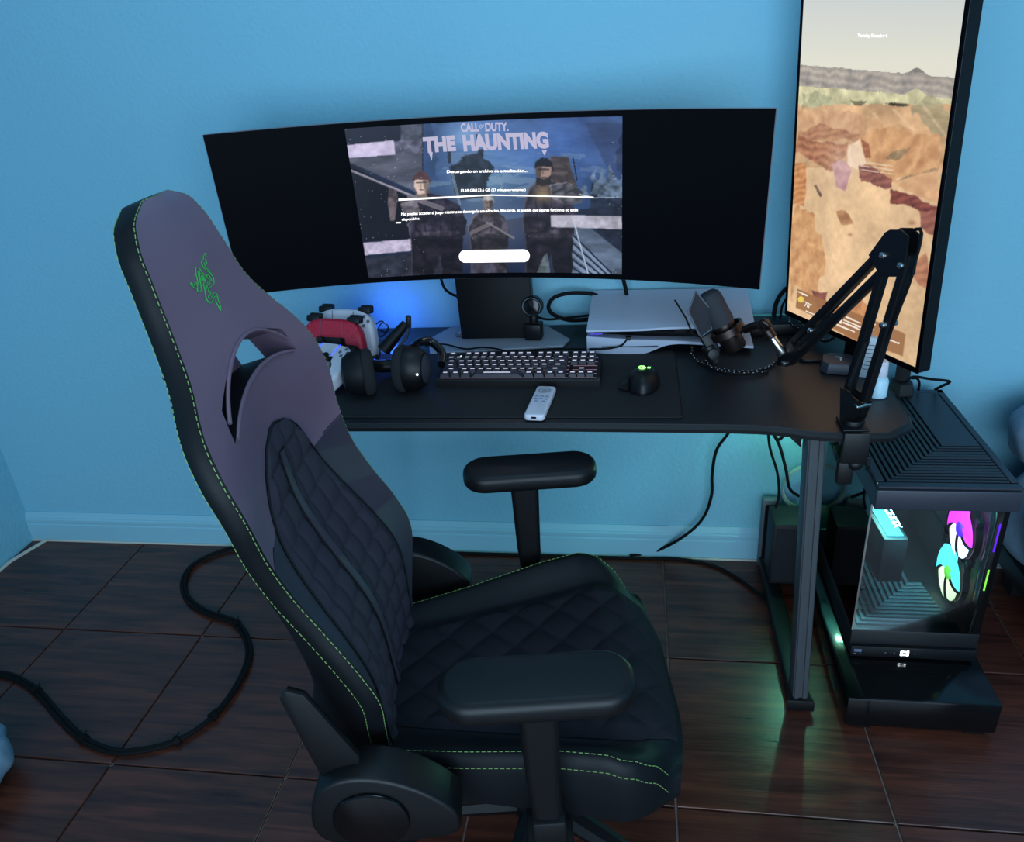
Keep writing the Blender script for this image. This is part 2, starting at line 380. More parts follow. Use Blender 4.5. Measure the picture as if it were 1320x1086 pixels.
# open hook under the right end of the desktop
hk = thing('cup_hook_frame', 'open black holder frame hanging under the right end of the desk', 'holder', (.418, -.545, DZ-.0195))
for x in (-.022, .022):
    for y in (-.02, .02): g = G(); g.box((x, y, -.03), (.006, .012, .06), bev=.001); g.obj('upright', M['black'], hk)
g = G(); g.box((0, -.028, -.062), (.062, .008, .012), bev=.002); g.box((0, .026, -.062), (.062, .008, .012), bev=.002)
g.box((-.027, 0, -.062), (.008, .06, .012), bev=.002); g.box((.027, 0, -.062), (.008, .06, .012), bev=.002)
for x in (-.027, .027): g.tube([(x, -.03, -.062), (x, -.038, -.07), (x, -.034, -.082)], .004, 6)
g.obj('ring_frame', M['black'], hk)

# desk mat
g = G(); g.prism(rrect(.80, .352, .012, 4), 0, .003, bev=.0012, seg=1); dm = g.obj('desk_mat', M['mat'], loc=(-.303, -.386, DZ+.0003))
tag(dm, 'wide thin black cloth desk mat under the keyboard and mouse', 'desk mat')
g = G(); P = [Vector((x, y, .003)) for x, y in rrect(.794, .346, .01, 4)]; g.tube(P, .0009, 5, closed=True); g.obj('stitched_edge', M['rubber'], dm)

# ------------------------------------------------------------------ numpy painting of the two screen pictures
def vnoise(ny, nx, sx, sy, seed, octv=4):
    r = np.random.default_rng(seed); out = np.zeros((ny, nx)); amp = 1; tot = 0
    for o in range(octv):
        gx, gy = max(2, int(sx*2**o)), max(2, int(sy*2**o)); q = r.random((gy+1, gx+1))
        yy, xx = np.linspace(0, gy, ny, endpoint=False), np.linspace(0, gx, nx, endpoint=False)
        y0, x0 = yy.astype(int), xx.astype(int); fy, fx = (yy-y0)[:, None], (xx-x0)[None]
        fy, fx = fy*fy*(3-2*fy), fx*fx*(3-2*fx)
        out += amp*((q[y0][:, x0]*(1-fx)+q[y0][:, x0+1]*fx)*(1-fy)+(q[y0+1][:, x0]*(1-fx)+q[y0+1][:, x0+1]*fx)*fy); tot += amp; amp *= .55
    return out/tot
def homog(src, dst):
    A = []; b = []
    for (x, y), (u, v) in zip(src, dst):
        A += [[x, y, 1, 0, 0, 0, -u*x, -u*y], [0, 0, 0, x, y, 1, -v*x, -v*y]]; b += [u, v]
    return np.append(np.linalg.solve(np.array(A, float), np.array(b, float)), 1).reshape(3, 3)
def hmap(Hm, x, y):
    q = Hm[2, 0]*x+Hm[2, 1]*y+Hm[2, 2]; return (Hm[0, 0]*x+Hm[0, 1]*y+Hm[0, 2])/q, (Hm[1, 0]*x+Hm[1, 1]*y+Hm[1, 2])/q
def inpoly(X, Y, P):
    c = np.zeros(X.shape, bool); n = len(P)
    for i in range(n):
        (x0, y0), (x1, y1) = P[i], P[(i+1) % n]
        if y0 == y1: continue
        c ^= ((y0 > Y) != (y1 > Y)) & (X < (x1-x0)*(Y-y0)/(y1-y0)+x0)
    return c
class Paint:
    def __init__(s, X, Y): s.X, s.Y = X, Y; s.ny, s.nx = X.shape; s.I = np.zeros(X.shape+(3,))
    def fill(s, mask, col, a=1.0, tex=None):
        m = np.asarray(mask, float)*a; c = np.ones(s.I.shape)*np.array(col, float)
        if tex is not None: c = np.clip(c*tex[..., None], 0, 255)
        s.I = s.I*(1-m[..., None])+c*m[..., None]
    def soft(s, m):
        m = np.asarray(m, float); q = np.pad(m, 1, mode='edge')
        return (4*m+2*(q[:-2, 1:-1]+q[2:, 1:-1]+q[1:-1, :-2]+q[1:-1, 2:])+q[:-2, :-2]+q[2:, 2:]+q[:-2, 2:]+q[2:, :-2])/16
    def poly(s, P, col, a=1.0, tex=None, wob=0, seed=1, rim=None):
        X, Y = s.X, s.Y
        if wob: X = X+(vnoise(s.ny, s.nx, 14, 14, seed, 4)-.5)*wob*2; Y = Y+(vnoise(s.ny, s.nx, 14, 14, seed+50, 4)-.5)*wob*2
        m = s.soft(inpoly(X, Y, P)); s.fill(m, col, a, tex)
        if rim:                                  # thin light edge along one side
            dx, dy, c, al = rim; s.fill(np.clip(m-np.roll(np.roll(m, dx, 1), dy, 0), 0, 1), c, al)
    def strata(s, P, col, dark, seed, wob=30, freq=.09, slope=.25, a=.95):
        n = vnoise(s.ny, s.nx, 9, 14, seed+7, 5); r = 1-np.abs(2*vnoise(s.ny, s.nx, 16, 26, seed+9, 4)-1)
        b = .5+.5*np.sin(freq*(s.Y+slope*s.X)+9*n); t = np.clip(.35*b+.65*r, 0, 1)[..., None]
        m = (s.soft(inpoly(s.X+(vnoise(s.ny, s.nx, 14, 14, seed, 4)-.5)*wob*2, s.Y+(vnoise(s.ny, s.nx, 14, 14, seed+50, 4)-.5)*wob*2, P))*a)[..., None]
        s.I = s.I*(1-m)+(np.array(dark, float)*(1-t)+np.array(col, float)*t)*m
    def blob(s, cx, cy, rx, ry, col, a=1.0, soft=True):
        d = ((s.X-cx)/rx)**2+((s.Y-cy)/ry)**2
        s.fill(np.exp(-d*1.2) if soft else d < 1, col, a)
    def line(s, x0, y0, x1, y1, wd, col, a=1.0):
        dx, dy = x1-x0, y1-y0; t = np.clip(((s.X-x0)*dx+(s.Y-y0)*dy)/(dx*dx+dy*dy), 0, 1)
        s.fill(np.hypot(s.X-x0-t*dx, s.Y-y0-t*dy) < wd/2, col, a)
def picture_mesh(name, P3, img, m, parent):   # P3: (ny,nx,3) surface points, img: (ny,nx,3) 0-255
    ny, nx = P3.shape[:2]; me = bpy.data.meshes.new(name)
    idx = np.arange(ny*nx).reshape(ny, nx); f = np.stack([idx[1:, :-1], idx[1:, 1:], idx[:-1, 1:], idx[:-1, :-1]], -1).reshape(-1, 4)
    me.vertices.add(ny*nx); me.vertices.foreach_set('co', P3.astype(np.float32).ravel())
    me.loops.add(f.size); me.loops.foreach_set('vertex_index', f.astype(np.int32).ravel())
    me.polygons.add(len(f)); me.polygons.foreach_set('loop_start', np.arange(0, f.size, 4, dtype=np.int32))
    me.update(calc_edges=True); me.validate()
    at = me.color_attributes.new('picture', 'FLOAT_COLOR', 'POINT')
    c = np.ones((ny*nx, 4), np.float32); c[:, :3] = lin(np.clip(img, 0, 255).reshape(-1, 3)); at.data.foreach_set('color', c.ravel())
    me.polygons.foreach_set('use_smooth', [True]*len(me.polygons)); me.materials.append(m)
    return link(name, me, parent)

# ------------------------------------------------------------------ curved main monitor
R_C, W_M, H_M = 1.8, 1.195, .361
mon = thing('curved_monitor', 'very wide curved black monitor with lit game loading picture, facing the chair', 'monitor',
            Mx=T(-.323, -.214, 1.115)@RZ(-.466)@RX(2.926)@RY(.617))
def cyl_pt(a, v, n=0.0):                       # a -1..1 along the arc, v 0..1 upward, n towards the viewer
    th = a*W_M/2/R_C; r = R_C-n
    return Vector((r*math.sin(th), -(R_C-r*math.cos(th)), v*H_M-H_M/2))
g = G(); NA = 40
t = bmesh.new(); rows = []
for i in range(NA+1):
    a = -1+2*i/NA; th = .012+.030*max(0, 1-abs(a)**2*1.1)
    ring = [cyl_pt(a, 0, 0), cyl_pt(a, 1, 0), cyl_pt(a, 1, -.008), cyl_pt(a, .93, -th), cyl_pt(a, .07, -th), cyl_pt(a, 0, -.008)]
    rows.append([t.verts.new(p) for p in ring])
for A, B in zip(rows[:-1], rows[1:]):
    for k in range(6): t.faces.new((A[k], A[(k+1) % 6], B[(k+1) % 6], B[k]))
t.faces.new(rows[0]); t.faces.new(rows[-1][::-1]); g._add(t); g.obj('housing', M['panel'], mon, angle=30)
g = G()                                         # pale thin rim round the panel
rim = [cyl_pt(a, 0, -.004) for a in np.linspace(-1, 1, 40)]+[cyl_pt(1, 1, -.004)]+[cyl_pt(a, 1, -.004) for a in np.linspace(1, -1, 40)]+[cyl_pt(-1, 0, -.004)]
g.tube(rim, .0018, 6, closed=True); g.obj('rim', M['grey'], mon)
# picture: centre half of the panel; drawn with its pixel-like coordinates (0..1320 x 0..834)
V0, V1 = .035, .968
nx, ny = 480, 278
uu, vv = np.meshgrid(np.linspace(0, 1, nx), np.linspace(0, 1, ny))
HG = homog([(0, 0), (1, 0), (1, 1), (0, 1)], [(22, 85), (1250, 30), (1247, 735), (122, 750)])
X, Y = hmap(HG, uu, vv); p = Paint(X, Y)
n1, n2, n3 = vnoise(ny, nx, 6, 4, 1, 5), vnoise(ny, nx, 40, 26, 2, 3), vnoise(ny, nx, 10, 16, 3, 5)
p.fill(np.ones(X.shape), (30, 40, 66), tex=.5+n1)
p.poly([(360, 40), (1260, 10), (1260, 420), (360, 560)], (52, 78, 128), tex=.45+1.1*n1)
p.blob(560, 130, 110, 80, (150, 190, 225), .9); p.blob(740, 190, 260, 130, (92, 140, 205), .55); p.blob(620, 330, 180, 130, (120, 160, 178), .6)
p.blob(1010, 150, 160, 120, (48, 88, 170), .6); p.blob(1180, 110, 120, 100, (20, 22, 44), .7)
p.fill((Y > 200) & (Y < 420) & (X > 360) & (n3 > .58), (150, 172, 190), .35)
p.poly([(1080, 60), (1260, 60), (1260, 330), (1190, 280)], (28, 34, 62), .6)
p.fill((X < 360) & (Y < 270), (26, 28, 44), .9); p.poly([(262, 70), (356, 62), (356, 140), (262, 146)], (78, 84, 100), .9, tex=.6+.8*n2)
p.poly([(22, 220), (356, 196), (356, 300), (420, 420), (40, 232)], (92, 96, 112), .9, tex=.45+.9*n3)
p.poly([(40, 240), (300, 400), (300, 560), (60, 590)], (8, 9, 20), .95)
p.strata([(400, 60), (1240, 20), (1240, 330), (900, 260), (420, 330)], (96, 132, 190), (38, 58, 108), 61, wob=40, freq=.035, slope=-.4, a=.35)
p.poly([(230, 145), (356, 136), (356, 200), (240, 208)], (92, 92, 112), .9, tex=.5+n2)
p.poly([(26, 157), (232, 140), (240, 205), (36, 216)], (206, 196, 226), .95, tex=.82+.36*n2)
p.poly([(60, 510), (390, 500), (390, 580), (80, 590)], (14, 15, 26))
p.poly([(90, 660), (520, 640), (520, 750), (110, 755)], (42, 44, 58), tex=.4+1.1*n2)
p.poly([(100, 592), (388, 580), (390, 632), (106, 648)], (190, 180, 206), .95, tex=.75+.5*n2)
# pale smoke, rails and snow at the right, conifers on the skyline
p.poly([(1010, 480), (1090, 520), (1250, 640), (1250, 750), (1020, 750)], (96, 112, 134), .9, tex=.4+1.1*n3)
for k in range(5): p.line(1015, 555+k*38, 1210-k*10, 740+k*16, 7, (22, 26, 44), .9)
for k in range(4): p.line(1020, 575+k*38, 1200-k*10, 745+k*16, 10, (132, 152, 182), .75)
p.poly([(1110, 330), (1250, 340), (1250, 640), (1100, 520)], (30, 36, 52), .9, tex=.5+n2)
for (tx, ty, th_, tw) in ((1095, 395, 70, 22), (1130, 390, 130, 36), (1170, 395, 140, 38), (1205, 390, 150, 44), (1240, 390, 110, 30)):
    p.poly([(tx-tw, ty), (tx, ty-th_), (tx+tw, ty)], (92, 110, 132), .85, tex=.35+1.2*n2, wob=26, seed=int(tx))
p.line(1110, 398, 1235, 390, 4, (150, 165, 185), .8)
# plain stand-in shapes for the dark foreground (walkers in coats, no particular person), pale mist between them
fold = np.clip(.25+1.5*np.abs(2*vnoise(ny, nx, 16, 12, 31, 4)-1), 0, 1.9)
def walker(cx, head, hr, sh, hip, legs, coat, skin, rim, pack=None, hat=None, sg=1):
    hx, hy = head
    if pack: p.poly(pack, (92, 78, 76), .95, tex=.4+.7*fold, wob=14, seed=5, rim=(1, 1, (150, 140, 140), .5))
    p.poly([(cx-sh*.95, hip-40), (cx+sh*.95, hip-40), (cx+sh*.9, legs), (cx+sh*.22, legs), (cx+sh*.02, hip+70), (cx-sh*.22, legs), (cx-sh*.95, legs)], [q*.75 for q in coat], .97, tex=.3+.7*fold, wob=10, seed=int(cx)+1, rim=(2, 0, rim, .35))
    p.poly([(hx-hr*.6, hy+hr*.7), (hx+hr*.6, hy+hr*.7), (cx+sh*.8, hy+hr*1.7), (cx+sh*1.1, hy+hr*3.4), (cx+sh*1.0, hip-20), (cx+sh*.8, hip), (cx-sh*.8, hip), (cx-sh*1.0, hip-20), (cx-sh*1.1, hy+hr*3.4), (cx-sh*.8, hy+hr*1.7)], coat, .97, tex=.3+.9*fold, wob=14, seed=int(cx), rim=(2, 1, rim, .6))
    for k in (-.55, .1, .6): p.line(cx+sh*k, hy+hr*2.2, cx+sh*(k*.8+.05), hip, 7, [q*.5 for q in coat], .6)
    p.poly([(cx-sh*.8, hip-30), (cx+sh*.8, hip-34), (cx+sh*.8, hip-14), (cx-sh*.8, hip-10)], rim, .35, tex=fold)
    p.blob(hx, hy+hr*1.1, hr*.5, hr*.5, [q*.55 for q in skin], 1, soft=False)
    p.poly([(hx-hr*.62, hy-hr*.5), (hx+hr*.62, hy-hr*.5), (hx+hr*.6, hy+hr*.2), (hx+hr*.34, hy+hr*.86), (hx-hr*.30, hy+hr*.9), (hx-hr*.6, hy+hr*.25)], skin, 1, tex=.85+.3*n2)
    p.poly([(hx+sg*hr*.1, hy-hr*.5), (hx+sg*hr*.66, hy-hr*.5), (hx+sg*hr*.62, hy+hr*.3), (hx+sg*hr*.3, hy+hr*.9)], [q*.45 for q in skin], .75)
    p.line(hx-hr*.4, hy-hr*.12, hx+hr*.36, hy-hr*.14, hr*.17, [q*.3 for q in skin], .7); p.line(hx-hr*.14, hy+hr*.5, hx+hr*.2, hy+hr*.5, hr*.10, [q*.35 for q in skin], .7)
    p.line(hx-hr*.02, hy-hr*.1, hx-hr*.06, hy+hr*.25, hr*.10, [q*.65 for q in skin], .6)
    p.poly([(hx-hr*.74, hy-hr*.12), (hx-hr*.66, hy-hr*.7), (hx-hr*.2, hy-hr*1.05), (hx+hr*.3, hy-hr*1.02), (hx+hr*.7, hy-hr*.6), (hx+hr*.78, hy+hr*.1), (hx+hr*.58, hy-hr*.34), (hx-hr*.5, hy-hr*.36)], hat or (30, 26, 32), 1, tex=.7+.5*n2, wob=3)
p.poly([(560, 190), (640, 200), (670, 420), (500, 420), (470, 250)], (40, 46, 58), .85, tex=.3+.9*fold, wob=46, seed=9, rim=(1, 1, (120, 140, 160), .5))
p.line(490, 300, 520, 430, 12, (150, 170, 190), .5); p.line(690, 300, 720, 380, 8, (130, 150, 170), .5); p.line(600, 180, 596, 120, 8, (40, 46, 60), .8); p.line(470, 140, 476, 240, 16, (30, 34, 46), .8)
p.blob(640, 520, 260, 120, (112, 120, 134), .5)
walker(650, (645, 428), 36, 88, 590, 760, (84, 78, 90), (120, 108, 104), (150, 146, 156), hat=(168, 166, 166))
p.line(575, 560, 660, 520, 18, (120, 112, 116), .7); p.line(640, 515, 760, 585, 10, (124, 122, 132), .8)
walker(420, (352, 338), 52, 120, 585, 790, (50, 46, 62), (214, 188, 176), (140, 132, 146), hat=(84, 60, 62))
walker(920, (896, 282), 56, 112, 580, 790, (46, 42, 54), (150, 124, 114), (120, 114, 126), hat=(20, 20, 28), pack=[(930, 215), (1010, 220), (1040, 330), (1060, 420), (920, 420)], sg=-1)
p.poly([(860, 310), (900, 318), (930, 300), (926, 340), (890, 352), (864, 340)], (26, 22, 26), .85); p.line(1028, 220, 1046, 320, 6, (20, 20, 30), .9)
p.poly([(260, 420), (330, 405), (350, 470), (270, 480)], (150, 140, 148), .8, tex=.4+.8*fold); p.blob(892, 388, 48, 34, (156, 134, 100), .85); p.blob(985, 402, 30, 24, (186, 164, 162), .8)
p.poly([(210, 350), (240, 345), (250, 400), (235, 500), (215, 500), (205, 420)], (128, 112, 114), .7, tex=.4+.8*fold)
p.line(48, 270, 330, 400, 10, (168, 162, 176), .85); p.line(48, 274, 330, 406, 4, (70, 66, 80), .9); p.line(300, 395, 440, 450, 22, (116, 110, 122), .85)
p.poly([(925, 345), (1000, 325), (1075, 372), (1070, 420), (990, 430), (930, 400)], (88, 90, 100), .8, tex=.2+1.1*fold, wob=10, rim=(1, 1, (220, 220, 230), .6)); p.line(1060, 385, 1118, 396, 6, (200, 205, 215), .9)
p.poly([(896, 660), (912, 650), (920, 700), (925, 750), (860, 750)], (104, 118, 124), .8, tex=.5+n2)
p.poly([(580, 690), (640, 660), (700, 750), (560, 750)], (76, 74, 90), .7, tex=.5+n2)
p.poly([(926, 480), (1248, 474), (1248, 534), (928, 534)], (192, 190, 206), .9, tex=.72+.5*n2)
p.line(1028, 495, 1095, 738, 5, (190, 205, 225), .85)
sp = rng.random(X.shape) > .9975; p.fill(sp & ((X < 360) | (X > 1180)), (200, 210, 230), .8)
img_game = p.I
# whole panel strip: dark borders outside the picture
na = 380; aa = np.linspace(-1, 1, na*2); 
def panel_pts(a0, a1, v0, v1, nx_, ny_, n):
    A, V = np.meshgrid(np.linspace(a0, a1, nx_), np.linspace(v1, v0, ny_)); th = A*W_M/2/R_C; r = R_C-n
    return np.stack([r*np.sin(th), -(R_C-r*np.cos(th)), V*H_M-H_M/2], -1)
g = G(); g.grid(lambda a, v: cyl_pt(-.992+1.984*a, .022+.956*v, .0008), 60, 1); g.obj('dark_panel', M['panel'], mon)
pic = picture_mesh('lit_picture', panel_pts(-.5, .5, V0, V1, nx, ny, .0016), img_game, M['scr_main'], mon)
def on_screen(body, box, m, name, offset=0, n=.0026, size=1, skew=0):   # box in the drawing coordinates of the picture (left-top, right-top, left-bottom)
    me = text_mesh(body, size, offset); co = fit_text(me, 0, 0, 1, 1)
    (xa, ya), (xb, yb), (xc, yc) = box; Hi = np.linalg.inv(HG)
    s, t_ = co[:, 0], 1-co[:, 1]
    u, v = hmap(Hi, xa+(xb-xa)*s+(xc-xa)*t_, ya+(yb-ya)*s+(yc-ya)*t_)
    A = -.5+u; V = V1-(V1-V0)*v; th = A*W_M/2/R_C; r = R_C-n
    set_co(me, np.stack([r*np.sin(th), -(R_C-r*np.cos(th)), V*H_M-H_M/2], -1)); me.materials.append(m); return link(name, me, pic)
on_screen('CALL', ((525, 68), (606, 66), (528, 108)), M['txtp'], 'title_text', .04)
on_screen('OF', ((609, 75), (631, 74), (609, 92)), M['txtp'], 'title_text', .02)
on_screen('DUTY.', ((634, 66), (738, 64), (636, 106)), M['txtp'], 'title_text', .04)
on_screen('THE', ((358, 130), (500, 122), (364, 200)), M['txtp'], 'title_text', .06)
on_screen('HAUNTING', ((532, 120), (914, 104), (540, 196)), M['txtp'], 'title_text', .06)
on_screen('Descargando un archivo de actualización...', ((464, 278), (822, 274), (464, 296)), M['txt'], 'status_text', .02)
on_screen('13.69 GB/133.6 GB (27 minutos restantes)', ((526, 364), (815, 360), (526, 380)), M['txt'], 'status_text', .02)
on_screen('No puedes acceder al juego mientras se descarga la actualización. Más tarde, es posible que algunas funciones no estén', ((264, 464), (1050, 446), (264, 482)), M['txt'], 'status_text', .018)
on_screen('disponibles.', ((266, 489), (346, 486), (266, 504)), M['txt'], 'status_text', .018)
def strip(poly, m, name, n=.0024):
    Hi = np.linalg.inv(HG); me = bpy.data.meshes.new(name); vs = []
    for x, y in poly:
        u, v = hmap(Hi, x, y); th = (-.5+u)*W_M/2/R_C; r = R_C-n; vs.append((r*math.sin(th), -(R_C-r*math.cos(th)), (V1-(V1-V0)*v)*H_M-H_M/2))
    me.from_pydata(vs, [], [list(range(len(vs)))]); me.materials.append(m); return link(name, me, pic)
strip([(252, 402), (660, 389), (1120, 392), (1120, 396), (660, 394), (252, 411)], M['txt'], 'progress_bar')
strip([(384, 196), (402, 196), (398, 236)], M['txtp'], 'title_text'); strip([(888, 190), (912, 186), (900, 212)], M['txtp'], 'title_text')
strip([(240, 505), (262, 505), (262, 511), (240, 511)], M['txt'], 'text_cursor')
strip([(515+155*(1+math.cos(rad(a)))+(0 if abs(a) > 90 else 0), 0) for a in ()] or
      [(544+28*math.cos(rad(a)), 667+28*math.sin(rad(a))) for a in range(90, 271, 15)]+[(804+28*math.cos(rad(a)), 664+28*math.sin(rad(a))) for a in range(-90, 91, 15)], M['pillbtn'], 'button_pill')
# stand: neck column and six-sided base plate
zc = .745-1.115
mst = thing('x', 'x', 'x'); bpy.data.objects.remove(mst)
g = G(); g.prism(rrect(.187, .05, .004, 2), .006, .36, Mx=T(-.345, -.095, DZ)@RX(4)); nk = g.obj('neck', M['black'], mon)
nk.matrix_parent_inverse = mon.matrix_world.inverted()
g = G(); g.box((-.345, -.15, DZ+.345), (.10, .12, .09), bev=.008); ma = g.obj('mount_arm', M['black'], mon); ma.matrix_parent_inverse = mon.matrix_world.inverted()
g = G(); g.prism([(-.499, -.215), (-.172, -.177), (-.158, -.131), (-.226, -.03), (-.488, -.03), (-.527, -.117)], .0, .006, bev=.0015, seg=1, Mx=T(0, 0, DZ)); bp_ = g.obj('base_plate', M['silver'], mon, 'flat grey six-sided base plate')
bp_.matrix_parent_inverse = mon.matrix_world.inverted()

# ------------------------------------------------------------------ portrait monitor
k_ = 1.186; PC_ = Vector((0, -WALL_D, CAM_H)); pp = PC_+(Vector((.385, -.545, .908))-PC_)*k_
MP = T(*pp)@RZ(-62.844)@RX(2.365)@RY(-.158)
WP, HP = .336*k_, .597*k_
pm = thing('portrait_monitor', 'tall black monitor turned upright showing a lit desert canyon picture', 'monitor', Mx=MP)
g = G(); bz = .0075
g.prism(rrect(WP+2*bz, HP+bz+.012, .004, 3, 0, (HP+bz-.012)/2), -.004, .026, bev=.002, seg=1, Mx=RX(90)@T(0, 0, -.022))
g.box((0, .045, HP*.5), (.26, .04, .36), bev=.012); g.obj('housing', M['black'], pm)
g = G()
for (cx, cy, wx, hy) in ((-WP/2-bz/2, HP/2, bz, HP+bz*2), (WP/2+bz/2, HP/2, bz, HP+bz*2), (0, HP+bz/2, WP+2*bz, bz), (0, -.006, WP+2*bz, .012)):
    g.box((cx, -.0042, cy), (wx, .004, hy), bev=.0008, seg=1)
g.obj('bezel', M['panel'], pm)
nb_ = T(pp.x+.030, pp.y+.016, DZ)@RZ(-62.8)
g = G(); g.box((0, 0, .19), (.062, .018, .37), bev=.004, Mx=nb_); g.box((0, .0, .33), (.09, .03, .09), bev=.005, Mx=nb_); o = g.obj('neck', M['black'], pm); o.matrix_parent_inverse = MP.inverted()
g = G(); g.prism(rrect(.15, .15, .02), .0005, .009, bev=.002, Mx=T(.436, -.212, DZ)); o = g.obj('base_plate', M['black'], pm); o.matrix_parent_inverse = MP.inverted()
nx, ny = 270, 524
uu, vv = np.meshgrid(np.linspace(0, 1, nx), np.linspace(0, 1, ny))
# drawing coordinates: (0..1000, 0..2000) with the picture's features placed in them
HD = homog([(0, 0), (1, 0), (1, 1), (0, 1)], [((1040.16-1000)*3.878, (-35.8-30)*3.878), ((1256.4-1000)*3.878, (-66.7-30)*3.878), ((1182.4-1000)*3.878, (472.7-30)*3.878), ((1016.6-1000)*3.878, (399.5-30)*3.878)])
X, Y = hmap(HD, uu, vv); p = Paint(X, Y)
n1, n2, n3, n4 = vnoise(ny, nx, 5, 9, 11, 5), vnoise(ny, nx, 30, 60, 12, 3), vnoise(ny, nx, 22, 6, 13, 4), vnoise(ny, nx, 5, 40, 14, 4)
p.fill(np.ones(X.shape), (226, 190, 148), tex=.86+.28*n1)
hor = 205+65*np.clip((X-140)/750, 0, 1.1)-34*np.exp(-((X-715)/45)**2)+14*(n3-.5)
tt = np.clip((Y+250)/450, 0, 1)[..., None]
p.I = np.where((Y < hor)[..., None], np.array([196, 204, 206])*(1-tt)+np.array([226, 224, 208])*tt, p.I)
p.fill((Y >= hor) & (Y < hor+115), (150, 146, 138), tex=.62+.75*n4)
m_ = p.soft((Y >= hor) & (Y < hor+130)); p.strata([(100, 200), (900, 255), (900, 400), (100, 345)], (198, 186, 172), (116, 112, 112), 41, wob=12, freq=.16, slope=-.08, a=.85)
p.I = np.where((Y < hor)[..., None], np.array([196, 204, 206])*(1-tt)+np.array([226, 224, 208])*tt, p.I)
p.fill((Y >= hor+105) & (Y < 425+.02*X), (206, 200, 160), tex=.72+.55*vnoise(ny, nx, 14, 30, 44, 5))
p.fill((Y >= 400) & (Y < 720) & (Y > 405+40*(n3-.5)), (208, 168, 128), tex=.72+.55*n1)
p.poly([(370, 385), (470, 390), (440, 415), (400, 410)], (96, 92, 70), .8, wob=20); p.poly([(560, 398), (690, 402), (640, 420), (590, 414)], (50, 48, 40), .9, wob=16)
p.poly([(130, 350), (210, 330), (300, 380), (230, 420), (140, 420)], (158, 160, 128), .6, tex=.7+.6*n2, wob=30)
p.poly([(690, 400), (780, 360), (890, 470), (880, 640), (780, 560)], (168, 160, 128), .7, tex=.6+.8*n4, wob=40)
for (a, b, c, d) in ((500, 450, 640, 640), (600, 430, 800, 640), (740, 400, 860, 560), (300, 400, 360, 540), (470, 470, 480, 640)): p.line(a, b, c, d, 16, (232, 204, 166), .35)
p.strata([(105, 410), (300, 430), (470, 470), (700, 520), (900, 560), (900, 740), (430, 740), (105, 600)], (224, 182, 140), (168, 122, 88), 21, wob=40, freq=.05, slope=-.8, a=.75)
p.strata([(230, 430), (460, 450), (440, 575), (340, 560), (240, 500)], (222, 180, 142), (176, 130, 100), 22, wob=30, freq=.06)
p.strata([(112, 540), (200, 580), (360, 600), (355, 680), (280, 735), (190, 690), (112, 640)], (196, 138, 104), (112, 66, 50), 23, wob=26, freq=.16, slope=-.2)
p.strata([(115, 545), (240, 500), (430, 555), (440, 585), (350, 575), (200, 585)], (196, 146, 112), (140, 94, 72), 24, wob=16, freq=.2)
p.strata([(430, 560), (560, 520), (830, 560), (830, 740), (600, 780), (470, 690), (440, 640)], (222, 174, 126), (172, 120, 84), 25, wob=30, freq=.05, slope=.9)
p.poly([(560, 660), (690, 600), (640, 660), (600, 690)], (132, 118, 92), .7, tex=.7+.6*n2, wob=20); p.poly([(600, 780), (830, 715), (820, 745), (620, 808)], (140, 118, 92), .75, tex=.6+.8*n2, wob=18)
p.strata([(435, 580), (470, 600), (480, 670), (450, 665)], (176, 116, 86), (110, 64, 50), 26, wob=10, freq=.2)
p.poly([(370, 600), (430, 575), (455, 690), (430, 740), (360, 700)], (240, 212, 184), .9, wob=14)
p.strata([(290, 700), (340, 680), (385, 720), (362, 840), (310, 820)], (204, 156, 158), (146, 96, 110), 27, wob=12, freq=.12)
p.strata([(420, 700), (500, 720), (600, 770), (590, 820), (520, 810), (430, 780)], (160, 104, 92), (84, 48, 50), 28, wob=22, freq=.16)
p.strata([(590, 790), (810, 730), (830, 900), (700, 860)], (226, 180, 136), (190, 142, 104), 29, wob=16, freq=.05, slope=.6)
p.strata([(585, 830), (660, 850), (810, 910), (805, 975), (730, 930), (660, 905), (590, 910)], (150, 84, 70), (70, 34, 36), 30, wob=22, freq=.18)
p.strata([(105, 690), (160, 700), (150, 920), (95, 890)], (224, 160, 106), (150, 92, 58), 31, wob=14, freq=.2)
p.strata([(195, 810), (210, 808), (240, 860), (230, 866)], (120, 98, 84), (72, 58, 54), 32, wob=6)
p.strata([(315, 940), (350, 930), (400, 1000), (340, 1005)], (206, 156, 112), (140, 94, 66), 33, wob=14); p.blob(690, 995, 18, 12, (160, 106, 78), .8); p.blob(380, 1055, 12, 8, (170, 116, 84), .7); p.blob(330, 700, 80, 130, (255, 240, 224), .28)
p.strata([(85, 900), (170, 960), (250, 1100), (250, 1250), (200, 1400), (120, 1300), (70, 1380)], (226, 176, 124), (166, 112, 74), 34, wob=50, freq=.05, slope=.9)
p.strata([(190, 1340), (270, 1345), (255, 1420), (230, 1440)], (150, 92, 80), (88, 52, 56), 35, wob=16)
p.strata([(320, 1440), (420, 1380), (480, 1420), (470, 1700), (400, 1640)], (212, 152, 104), (150, 96, 66), 36, wob=46, freq=.08)
p.strata([(650, 1230), (760, 1150), (790, 1330), (720, 1300)], (196, 138, 106), (130, 80, 66), 37, wob=26, freq=.12)
p.strata([(720, 930), (830, 950), (800, 1060), (740, 1010)], (168, 108, 88), (104, 62, 58), 38, wob=26, freq=.12)
p.I = p.I*np.where(Y > hor, .93+.14*n2, 1.0)[..., None]
def px2d(x, y): return ((x-1000)*3.878, (y-30)*3.878)
